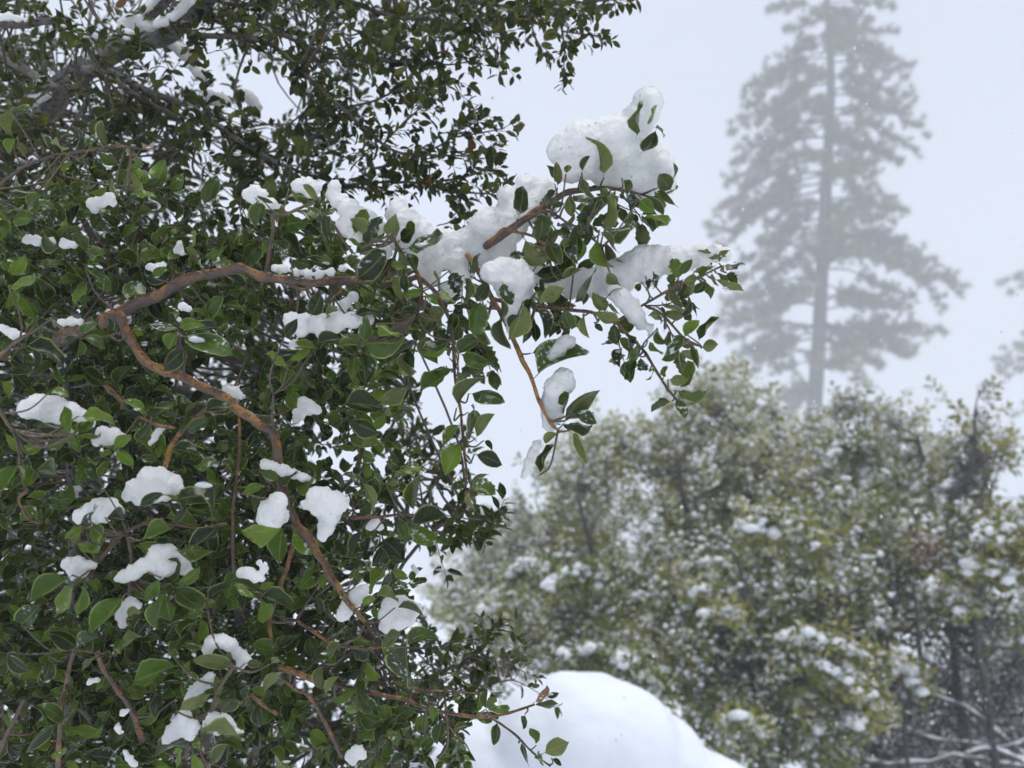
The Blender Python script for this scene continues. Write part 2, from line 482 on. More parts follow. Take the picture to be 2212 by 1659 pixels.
# ------------------------------------------------------------------ leaf shapes
def leaf_proto(rows, cols, wid, curl, fold, teeth=0.0, twist=0.0, bend=0.0, wavy=0.0, tipw=0.75, seed=0, petiole=True):
    rs = np.random.RandomState(seed)
    t = np.linspace(0, 1, rows)
    us = np.array([-1, 0, 1.0]) if cols == 3 else np.array([-1, -0.55, 0, 0.55, 1.0])
    V, U = [], []
    for i, tt in enumerate(t):
        hw = 0.5 * wid * (math.sin(PI * tt ** tipw) ** 0.75 if 0 < tt < 1 else 0.0)
        if i == 0: hw = 0.02
        th = twist * (tt - 0.3)
        for u in us:
            k = 1.0
            if abs(u) == 1 and 0 < i < rows - 1:
                k = 1 + (teeth * (1 if i % 2 else -0.75)) + 0.05 * (rs.rand() - 0.5)
            x = u * hw * k
            z = fold * abs(u) * hw * (0.6 + 0.4 * abs(u)) + wavy * math.sin(tt * 9 + (2 if u > 0 else 0)) * abs(u) * 0.05
            xx = x * math.cos(th) - z * math.sin(th); zz = x * math.sin(th) + z * math.cos(th)
            a = curl * tt
            yy = (math.sin(a) / curl if abs(curl) > 1e-3 else tt)
            zc = -(1 - math.cos(a)) / curl if abs(curl) > 1e-3 else 0
            V.append((xx + bend * tt * tt, yy, zz + zc)); U.append(((u + 1) / 2, tt))
    T = []
    c = len(us)
    for i in range(rows - 1):
        for j in range(c - 1):
            a, b, d, e = i * c + j, i * c + j + 1, (i + 1) * c + j + 1, (i + 1) * c + j
            if i == rows - 2: T.append((a, b, d))
            else: T += [(a, b, d), (a, d, e)]
    if petiole:
        b = len(V)
        V += [(-0.012, 0.03, 0.0), (0.012, 0.03, 0.0), (0.011, -0.13, -0.015), (-0.011, -0.13, -0.015)]
        U += [(0.5, 0.1)] * 4
        T += [(b, b + 2, b + 1), (b, b + 3, b + 2)]
    return np.array(V), np.array(T, np.int32), np.array(U)

HI = []
for k in range(12):
    HI.append(leaf_proto(7, 5, R.uniform(0.48, 0.70), (0.25, -0.5, 0.7, 1.1, -0.2, 0.1, 0.45, -0.9, 0.9, 0.3, 1.3, 0.0)[k], (0.5, 0.2, 0.75, 0.3, 0.9, 0.1, 0.6, 0.4, -0.3, 1.1, 0.2, -0.5)[k], 0.0,
                         R.uniform(-0.9, 0.9), R.uniform(-0.14, 0.14), R.uniform(0, 1.6), R.uniform(0.62, 1.05), k))
for k in range(5):   # spiny, toothed leaves
    HI.append(leaf_proto(10, 3, R.uniform(0.54, 0.68), (0.3, -0.4, 0.6, 0.1, 0.9)[k], (0.3, 0.6, 0.2, 0.9, 0.4)[k], R.uniform(0.10, 0.2),
                         R.uniform(-0.6, 0.6), R.uniform(-0.1, 0.1), 1.5, R.uniform(0.68, 0.95), 20 + k))
NT5 = 5
NS = 12
LO = [leaf_proto(5, 3, R.uniform(0.44, 0.58), R.uniform(-0.5, 0.8), R.uniform(0.15, 0.5), 0, R.uniform(-0.5, 0.5), R.uniform(-0.08, 0.08), 0.6, 0.76, k, False) for k in range(6)]
HI_ME = {}
def hi_mesh(k, mat):
    key = (k, mat.name)
    if key not in HI_ME:
        v, t, u = HI[k]
        HI_ME[key] = mesh_np('leaf', v, t, mat, u, np.zeros(len(v)))
    return HI_ME[key]

class Leaves:
    def __init__(s): s.M, s.w, s.r, s.m, s.px = [], [], [], [], []
    def add(s, p, axis, nz, size, sx=1.0, k=None, mat=0, prio=0):
        if k is None: k = R.randrange(NS) if R.random() < 0.72 else NS + R.randrange(NT5)
        s.M.append(frame(p, axis, nz, size, sx)); s.w.append(k); s.r.append(R.random()); s.m.append(mat)
        c = np.asarray(p) + nrm(axis) * size * 0.5
        x, y, d = project(c)
        inside = 0 < x < W and 0 < y < H and d > 0.2
        s.px.append((size / d * (1 if inside else 0.001)) + prio)
    def emit(s, root, mats, nparts=300, lo=False):
        idx = np.argsort(-np.array(s.px))
        M = np.array(s.M); o_ = off(root)
        for i in idx[:nparts]:
            ob = link('leaf', hi_mesh(s.w[i], mats[s.m[i]]), root)
            A = M[i].copy(); A[:3, 3] -= o_
            ob.matrix_local = Matrix(A.tolist())
        rest = idx[nparts:]
        if len(rest):
            w = np.array(s.w)[rest]
            if lo: w = w % len(LO)
            f = merge('foliage', LO if lo else HI, w, M[rest], np.array(s.r)[rest], mats, root, np.array(s.m)[rest])
            f['kind'] = 'stuff'

def rv():
    return nrm(rng.normal(size=3))
UP = np.array([0, 0, 1.0])
def grow(L, twigs, p0, d0, length, nleaf, lsize, rad=0.0013, young=0.0, grav=0.0, upbias=0.7, wander=0.25, face=0.0, ymat=1, tipcluster=3):
    """one leafy shoot"""
    d = nrm(d0); p = np.array(p0, float); pts = [p.copy()]
    n = 6; step = length / n
    phi = R.uniform(0, 6.28)
    for i in range(n):
        d = nrm(d + rv() * wander * 0.5 + np.array([0, 0, -grav])); p = p + d * step; pts.append(p.copy())
    pts = np.array(pts)
    twigs.append((pts, np.linspace(rad, rad * 0.55, len(pts))))
    tan = nrm(pts[-1] - pts[-2])
    for j in range(nleaf + tipcluster):
        tip = j >= nleaf
        t = 1.0 if tip else (0.12 + 0.88 * (j + R.random() * 0.6) / nleaf)
        f = min(t, 0.999) * n; i = int(f); q = pts[i] + (pts[i + 1] - pts[i]) * (f - i)
        td = nrm(pts[i + 1] - pts[i])
        phi += 2.4 + R.uniform(-0.4, 0.4)
        a = nrm(np.cross(td, [0.31, 0.22, 0.92])); b = np.cross(td, a)
        rad_d = math.cos(phi) * a + math.sin(phi) * b
        ang = R.uniform(0.5, 0.9) if tip else R.uniform(0.75, 1.25)
        ax = nrm(td * math.cos(ang) + rad_d * math.sin(ang) + rv() * 0.15)
        nz = UP * upbias + td * 0.6 + rv() * 0.45 - FWD * face
        s = lsize * R.uniform(0.6, 1.15) * (0.8 if tip else 1)
        L.add(q + ax * s * 0.13, ax, nz, s, R.uniform(0.85, 1.1), None, ymat if R.random() < young else 0)
    return pts

def inpoly(x, y, poly):
    c = False; n = len(poly); j = n - 1
    for i in range(n):
        xi, yi = poly[i]; xj, yj = poly[j]
        if (yi > y) != (yj > y) and x < (xj - xi) * (y - yi) / (yj - yi) + xi: c = not c
        j = i
    return c
def sample_poly(poly, n, holes=()):
    xs = [p[0] for p in poly]; ys = [p[1] for p in poly]; out = []
    while len(out) < n:
        x, y = R.uniform(min(xs), max(xs)), R.uniform(min(ys), max(ys))
        if not inpoly(x, y, poly): continue
        if any(((x - hx) / ra) ** 2 + ((y - hy) / rb) ** 2 < 1 and R.random() < pr for hx, hy, ra, rb, pr in holes): continue
        out.append((x, y))
    return out

class Skeleton:
    def __init__(s): s.p = []
    def add(s, pts): s.p += [np.array(q) for q in pts]
    def nearest(s, p):
        A = np.array(s.p); d = np.linalg.norm(A - p, axis=1); i = int(np.argmin(d)); return A[i], d[i]
def connect(sk, twigs, p, maxd, r=0.0012):
    q, d = sk.nearest(p)
    if d < 0.004 or d > maxd: return
    m = (p + q) / 2 + np.array([0, 0, -0.12 * d]) + rv() * d * 0.12
    twigs.append((catmull([q, m, p], 4), np.linspace(r * 1.5, r, 9)))

LUMPS = [
 ('biggest lump of wet snow, saddle-shaped with a raised knob, on the upper branch tip', .965, [(1401,220,34),(1394,243,34),(1376,264,38),(1262,345,45),(1230,365,30),(1310,372,36),(1352,378,38),(1345,285,42),(1310,290,38),(1262,312,52),(1235,325,45),(1215,325,33),(1235,360,35),(1300,340,45),(1360,345,52),(1414,350,42),(1436,370,26),(1440,400,22),(1380,390,30),(1395,410,26)]),
 ('long bank of grey snow piled along the rising bare branch stub', .985, [(1095,422,22),(1098,450,26),(1140,402,28),(1170,415,30),(1164,440,40),(1125,455,38),(1058,485,38),(1040,490,30),(1100,490,38),(1010,520,30),(1037,540,42),(1080,540,36),(965,525,32),(985,555,34),(940,560,30),(915,575,24),(930,600,22),(1000,590,24),(965,630,20)]),
 ('tall cone-shaped lump of snow above a dark leaf rosette', .945, [(862,442,19),(858,465,26),(880,480,30),(905,500,30),(930,525,26),(945,545,16),(870,510,28),(890,545,26),(850,520,20)]),
 ('rounded lump of snow between curling leaves left of the snow cone', .955, [(752,450,24),(765,470,30),(790,478,28),(745,490,22),(812,490,20),(770,505,22)]),
 ('small snow lump resting on a large leaf at the end of the brown branch', .935, [(800,565,16),(818,555,18),(833,545,16),(790,585,12)]),
 ('wide snow lump that tapers down into an icy tongue over a hanging leaf', .930, [(1062,588,26),(1088,582,28),(1115,590,30),(1136,605,24),(1098,622,30),(1118,630,28),(1107,660,24),(1107,690,20),(1108,712,15),(1146,640,13)]),
 ('long level bank of snow along the lowest right-hand twig, ending at a leaf rosette', .975, [(1150,588,24),(1180,596,26),(1208,606,24),(1235,622,24),(1260,605,28),(1300,600,30),(1335,588,32),(1368,575,34),(1392,562,34),(1420,562,34),(1450,563,32),(1480,558,30),(1512,553,26),(1545,547,20),(1568,550,16),(1400,590,28),(1345,610,26),(1290,630,20)]),
 ('glassy half-melted lump running down beside the forked twig', .935, [(1325,632,18),(1345,645,22),(1362,662,22),(1375,682,20),(1385,700,15),(1403,706,11),(1405,722,9)]),
 ('small snow patch behind a big tilted leaf under the branch', .935, [(1216,742,17),(1228,738,15),(1205,757,18),(1192,772,10)]),
 ('upright oval lump of smooth snow beside a hanging leaf rosette', .925, [(1216,815,22),(1222,830,22),(1200,838,26),(1193,868,27),(1192,895,24),(1187,918,15)]),
 ('thin slanting strip of ice on the lowest leaf of the hanging rosette', .930, [(1160,962,11),(1152,980,13),(1145,1000,14),(1137,1018,11),(1131,1030,7)]),
 ('flat lump of snow on dark leaves just under the brown branch', .945, [(630,690,18),(655,697,22),(690,700,25),(725,696,24),(760,692,20),(795,690,14),(700,715,20),(650,715,16),(635,745,13)]),
 ('smooth white oval lump of snow on leaves at the left edge of the shrub', .885, [(60,885,22),(85,878,29),(115,885,31),(145,893,28),(170,902,22),(195,912,13),(130,905,24),(155,925,16)]),
 ('small lump of snow tucked behind bright new leaves beside the white oval', .900, [(222,935,15),(245,940,17),(265,950,12),(210,952,13),(235,955,14)]),
 ('large wedge of snow with a flat bright top below the orange twig', .900, [(320,1027,21),(345,1033,25),(318,1045,25),(372,1045,22),(292,1055,22),(335,1062,25),(276,1070,14),(300,1080,14),(388,1057,10),(360,1065,18)]),
 ('rounded lump of snow on bright leaves below and left of the large wedge', .890, [(217,1095,22),(240,1092,18),(195,1105,20),(175,1117,18),(225,1112,20),(255,1105,13),(205,1122,14)]),
 ('thin crust of snow over toothed leaves in the middle of the shrub', .940, [(572,1003,13),(590,1008,14),(612,1016,14),(635,1024,13),(655,1030,12),(675,1038,8)]),
 ('left half of the snow pair above a leaf rosette beside the lower brown branch', .905, [(598,1085,22),(580,1102,24),(570,1118,18),(586,1128,22),(605,1115,20)]),
 ('right half of the snow pair, jagged top and pointed foot', .905, [(680,1072,20),(700,1075,24),(722,1083,24),(738,1090,16),(690,1095,22),(712,1112,26),(705,1138,20),(697,1158,11),(660,1090,12)]),
 ('arched lump of icy snow with a leaf standing in front of it', .885, [(340,1196,21),(362,1196,22),(382,1208,20),(398,1226,17),(412,1240,10),(332,1215,20),(310,1222,17),(290,1237,18),(268,1245,16),(255,1250,9),(360,1222,24),(345,1240,14)]),
 ('block-shaped lump of snow over two cupped leaves near the left edge', .895, [(148,1218,15),(168,1218,17),(188,1222,14),(160,1234,16),(178,1240,13),(203,1222,9),(160,1248,10)]),
 ('small icy scrap of snow left of the block-shaped lump', .905, [(102,1254,9),(96,1262,8),(107,1246,7)]),
 ('crumbly patch of snow hanging beside a grey curled leaf', .885, [(283,1302,14),(268,1312,14),(263,1330,14),(266,1348,10),(297,1308,10)]),
 ('low cap of snow on a broad leaf rosette below the snow pair', .895, [(520,1238,11),(535,1238,14),(552,1246,13),(560,1216,9),(572,1228,10),(565,1250,9)]),
 ('glassy snow lump cupped in a curled leaf at the tip of the orange twig', .875, [(458,1385,17),(478,1384,18),(498,1392,15),(450,1402,14),(515,1412,14),(525,1425,15),(518,1440,11),(540,1430,9)]),
 ('slanted slab of snow on the back of a leaf beside the orange twig', .870, [(455,1462,11),(445,1474,15),(430,1486,15),(415,1500,12),(405,1512,8),(455,1480,9)]),
 ('left one of two snow lumps in the lowest leaf rosette', .865, [(400,1548,16),(390,1565,21),(375,1582,20),(415,1572,18),(360,1596,13),(410,1590,14),(352,1606,7)]),
 ('right one of two snow lumps in the lowest leaf rosette', .865, [(462,1555,16),(482,1560,17),(450,1568,15),(498,1572,13),(470,1575,14),(512,1580,8),(524,1583,5)]),
 ('ice slab hanging left of the smooth grey block', .945, [(782,1278,15),(770,1290,19),(755,1306,20),(745,1322,17),(738,1332,12),(790,1268,8)]),
 ('smooth grey block of snow above the biggest hanging leaf', .935, [(845,1310,21),(865,1308,22),(885,1315,20),(900,1315,14),(835,1330,18),(860,1335,25),(880,1335,18),(838,1352,17),(850,1362,12)]),
 ('small snow lump low in the shrub near the bottom edge', .980, [(770,1622,15),(758,1632,14),(782,1630,11),(762,1645,10)]),
 ('small lump of snow under upright leaves in the upper left', .985, [(238,428,13),(220,434,16),(200,440,14),(205,452,11),(245,440,10)]),
 ('domed snow lump on a leaf left of the reddish twig fork', .955, [(535,420,14),(550,412,15),(568,420,13),(545,430,12)]),
 ('snow lump below the domed one, beside the reddish twig fork', .960, [(570,438,14),(585,440,15),(597,447,9)]),
 ('rounded snow lump behind the leaf tip above the reddish twig', .955, [(645,402,17),(662,402,20),(680,404,15),(670,415,15)]),
 ('narrow upright snow lump right of the reddish twig tip', .960, [(722,402,14),(720,420,16),(730,435,18),(745,428,10)]),
 ('flat smear of snow on two leaves at the left edge', 1.0, [(60,518,12),(80,520,13),(110,522,11),(140,527,12),(160,530,9)]),
 ('small drooping snow scrap above the bend of the brown branch', .975, [(325,578,11),(340,580,12),(352,574,9),(338,594,8)]),
 ('snow scrap among leaves above the middle of the brown branch', 1.0, [(390,530,13),(395,545,10),(382,540,10)]),
 ('snow scrap just above the top of the brown branch', 1.0, [(440,568,12),(455,562,14),(468,560,9)]),
 ('thin crust of snow on the broken end of the brown branch', 1.015, [(215,683,9),(235,674,9),(255,664,9),(275,655,8),(295,646,6)]),
 ('icy crust lying along the top of the branch right of the dark twig', .975, [(595,580,10),(615,582,11),(640,588,11),(665,592,11),(690,592,11),(715,588,11),(740,580,10),(655,577,8)]),
 ('small snow lump behind the four-leaf rosette at the left', .96, [(135,698,11),(155,694,12),(172,694,10)]),
 ('smear of snow on a leaf at the left edge above the rosette', .93, [(15,715,12),(30,722,13),(5,708,10),(50,725,8)]),
 ('snow lump behind a bright curled leaf beside the branch fork', .945, [(395,662,11),(408,668,9),(388,690,7)]),
 ('small snow lump on the descending orange branch', .975, [(490,842,10),(505,848,13),(520,855,9)]),
 ('wisp of snow on a leaf below the forked twig', .955, [(345,930,9),(335,945,9),(325,958,7),(355,922,7)]),
 ('snow scrap caught on the vertical grey stem', 1.08, [(150,1056,8),(162,1058,9),(172,1056,7),(165,1070,6)]),
 ('small snow lump between twigs right of the orange branch', 1.0, [(655,870,14),(670,880,16),(685,885,12),(645,895,14),(640,905,10)]),
 ('snow smear on the leaf above the hanging twig', .955, [(893,1225,8),(900,1235,7)]),
 ('white snow scrap on the upright twig near the lower left', .93, [(265,1540,9),(255,1570,8),(258,1580,7),(275,1535,7)]),
 ('last pale smear of snow on the low twig at the bottom edge', .93, [(270,1625,8),(280,1640,10),(290,1652,9)]),
 ('snow scrap on the leaf behind the low orange twig', 1.0, [(195,1472,9),(210,1470,8)]),
 ('snow lump half hidden behind leaves above the hanging twig', .975, [(745,655,12),(762,640,13),(740,670,10)]),
 ('snow lump under leaves right of the snow pair', .97, [(810,1128,13),(800,1138,11),(820,1140,9)]),
]
#@@NEAR
# ------------------------------------------------------------------ the near oak: branches traced in the photograph, each at its own distance
near = empty('scrub_oak', (-0.75, 1.25, 0.0))
tag(near, 'dark green holly-leaved scrub oak with brown stems loaded with lumps of snow', 'shrub')
NL, NT, NSK = Leaves(), [], Skeleton()
PX = lambda px, d: px / F * d
# (points with radius in photo units, depth at start, depth at end, material)
BR = [
 ([(120,735,19),(205,698,17),(255,676,16),(300,655,15),(350,630,14),(400,608,13),(460,590,12),(512,578,12),(530,581,12),(570,596,11.5),(620,606,11),(680,610,10.5),(770,606,10,1.0),(840,612,8,1.02),(930,590,7,1.02),(1010,560,6,1.02),(1050,540,6,1.015)],.985,.955,0),
 ([(1040,545,6,1.005),(1062,524,10,.962),(1115,487,9.5,.955),(1175,447,9,.955),(1240,412,7.5,.955),(1330,407,5,.955),(1385,420,2.5,.955)],.96,.955,0),
 ([(255,676,13),(262,690,13),(277,726,12.5),(310,773,12),(353,802,11.5),(400,817,11),(433,834,11),(483,858,11),(513,884,11),(560,917,12),(593,938,11.5),(602,1000,11),(612,1060,10),(640,1130,10),(663,1160,11),(693,1208,10.5),(723,1255,9.5),(745,1295,8),(790,1345,5)],.965,0.935,1),
 ([(330,1060,6.5),(355,1010,6.5),(367,970,6.5),(393,930,6.5),(433,896,6),(455,876,6)],0.93,0.99,1),
 ([(505,1240,4),(503,1110,4.2),(513,1020,4),(518,970,4),(516,890,3.5)],0.95,0.98,0),
 ([(573,596,5),(577,570,5),(590,500,4.5),(594,468,4),(627,460,4.5),(660,443,4),(693,427,3)],1.0,0.93,0),
 ([(770,604,4),(768,560,4),(737,512,4),(715,478,3.5),(700,462,3)],0.97,0.93,0),
 ([(900,596,5),(940,630,5),(967,680,5),(977,713,5),(980,770,4.6),(984,826,4.4),(994,886,4.2),(1000,940,4),(1004,986,3.6),(1008,1026,3),(1004,1086,1.8)],0.97,0.94,0),
 ([(1010,550,6),(1040,595,7),(1065,645,7),(1090,690,6.5),(1114,742,6.5),(1130,780,6),(1150,822,5.5),(1164,866,5),(1188,912,4),(1205,930,3)],0.97,0.90,1),
 ([(1065,645,5),(1110,655,5),(1150,661,4.6),(1204,667,4.4),(1250,671,4.2),(1284,677,4),(1330,697,4),(1354,721,3.8),(1390,758,3.6),(1417,800,3.4),(1447,845,3),(1474,880,2)],0.97,0.93,0),
 ([(1330,697,3.6),(1365,672,3.6),(1404,650,3.6),(1474,612,3.4),(1508,601,3.2),(1542,583,2.8),(1562,574,2)],0.95,0.93,0),
 ([(1395,660,3.4),(1424,675,3.4),(1450,700,3.4),(1476,728,3.2),(1500,742,3),(1515,748,2.5)],0.95,0.93,0),
 ([(1130,478,4),(1180,456,3.2),(1225,480,3.2),(1260,498,3),(1285,520,3),(1300,535,2)],0.95,0.92,0),
 ([(1060,525,3.5),(1085,495,3.2),(1110,500,3.2),(1150,510,3),(1185,535,2)],0.95,0.93,0),
 ([(840,600,5),(850,560,4.5),(856,530,4),(848,505,3)],0.96,0.91,1),
 ([(840,600,5),(880,570,5),(900,590,5),(910,630,5),(900,680,3)],0.96,0.92,1),
 ([(640,1130,6),(627,1200,6),(605,1270,6),(583,1340,5),(590,1400,4)],0.98,0.95,0),
 ([(600,1440,7),(670,1465,7),(737,1483,6.5),(787,1494,6),(870,1511,5.5),(910,1526,5),(970,1541,4.6),(1020,1548,4.2),(1070,1547,4),(1114,1535,3.4),(1154,1522,2.4)],1.05,1.0,1),
 ([(1055,1549,3.4),(1070,1556,3.4),(1114,1588,3),(1154,1628,2.6),(1190,1656,2)],1.0,0.98,0),
 ([(890,1488,2.6),(960,1494,2.4),(1037,1498,2)],1.06,1.06,0),
 ([(950,1540,2.6),(978,1580,2.4),(1004,1606,2),(1016,1626,1.5)],1.0,0.99,0),
 ([(400,1640,6),(420,1565,6),(457,1536,6),(470,1490,5),(485,1468,4.6),(505,1440,4)],0.88,0.86,2),
 ([(210,1410,6),(227,1450,6.5),(252,1487,7),(280,1525,7.5),(310,1600,8)],0.98,1.02,0),
 ([(160,1400,5),(157,1416,5),(145,1470,5),(133,1523,5),(128,1600,6),(125,1680,7)],0.9,0.93,1),
 ([(52,1510,5),(30,1556,5),(10,1600,5.5),(-20,1670,6)],0.97,1.0,0),
 ([(205,1218,6),(217,1206,6),(245,1175,6),(270,1150,5),(330,1120,4)],0.9,0.95,2),
 ([(276,1155,4.5),(280,1180,4.5),(283,1215,4.5),(278,1290,4)],0.9,0.9,2),
 ([(310,1130,4),(370,1132,3.6),(440,1140,3.4),(490,1130,3)],0.94,0.95,1),
 ([(600,1460,4),(640,1490,4),(667,1503,4.2),(700,1560,4.6),(740,1635,5)],0.97,1.0,0),
 ([(540,1500,5),(570,1525,5.5),(600,1545,5.5)],1.0,1.0,0),
 ([(-30,420,5),(0,400,5),(27,377,4.6),(73,350,4.4),(133,333,4),(200,324,3.6),(250,315,3),(305,322,2)],1.0,0.93,0),
 ([(-20,790,6),(10,760,5.5),(40,735,5),(75,715,4),(110,690,3)],0.9,0.87,0),
 ([(-20,850,4),(10,905,4.5),(30,930,5)],0.85,0.85,2),
 ([(155,1680,10),(150,1560,10),(152,1400,10),(158,1260,10),(158,1180,9.5),(152,1100,9.5),(150,1000,9),(145,900,8.5),(142,780,8),(150,700,7),(170,640,5)],1.12,1.1,3),
 ([(560,1700,12),(545,1500,12),(520,1350,11),(480,1200,10),(440,1050,9),(410,950,8),(380,860,6)],1.25,1.15,3),
 ([(200,806,5),(225,830,5.5),(262,866,5.5),(265,885,5)],1.0,1.0,0),
 ([(200,790,4),(270,812,4.5),(340,838,5),(400,870,4)],1.08,1.05,3),
 ([(590,1000,4),(592,960,4),(588,900,4),(590,850,3)],0.97,0.93,0),
 ([(300,900,4.5),(340,918,4.5),(378,925,4)],0.94,0.95,1),
 ([(720,640,4),(735,625,4),(700,600,3),(660,625,4),(625,618,5)],0.97,1.0,0),
 ([(60,1060,4.5),(40,1080,4),(62,1120,4),(90,1130,3)],0.92,0.92,0),
 ([(-20,560,7),(60,600,8),(120,650,8),(180,690,9)],1.15,1.06,3),
 ([(-20,1290,8),(60,1380,8),(120,1470,7),(200,1560,6)],1.3,1.2,3),
 ([(760,1120,4),(820,1116,3.6),(880,1112,3),(930,1120,2)],0.97,0.95,1),
 ([(640,1340,4),(720,1390,4),(800,1400,3.6),(860,1385,3)],1.0,0.96,0),
]
BM = [M_BARK, M_BARK_ORANGE, M_TWIG, M_BARK_GREY]
for pts, d0, d1, mk in BR:
    n = len(pts)
    a = np.array([list(P(q[0], q[1], q[3] if len(q) > 3 else d0 + (d1 - d0) * i / (n - 1))) + [PX(q[2], d0 + (d1 - d0) * i / (n - 1))] for i, q in enumerate(pts)])
    a = catmull(a, 8)
    jit = np.array([[mnoise.noise(Vector(q[:3]) * 45 + Vector((k * 9, 0, 0))) for k in range(3)] for q in a])
    a[:, :3] += jit * a[:, 3:4] * 0.45
    rad = np.maximum(a[:, 3] * (0.88 + 0.26 * np.array([mnoise.noise(Vector(q[:3]) * 75) for q in a])), 0.0004)
    tubes_obj('branch', [(a[:, :3], rad)], BM[mk], near, 9 if max(rad) > 0.003 else 6, 0.12)
    NSK.add(a[:, :3])
# main stems from the ground, mostly outside the picture
for x0, y0, tx, ty, td in ((-0.85, 1.2, -40, 760, 1.03), (-0.6, 1.3, 155, 1680, 1.12), (-0.45, 1.35, 560, 1700, 1.25), (-0.95, 1.1, -40, 1280, 1.3)):
    e = P(tx, ty, td); s = np.array([x0, y0, -0.1])
    pts = catmull([s, s * 0.6 + e * 0.4 + [-0.05, 0.03, 0.0], s * 0.25 + e * 0.75 + [-0.04, 0.0, 0.0], e], 6)
    tubes_obj('stem', [(pts, np.linspace(0.022, 0.010, len(pts)))], M_BARK_GREY, near, 9, 0.15)
    NSK.add(pts)

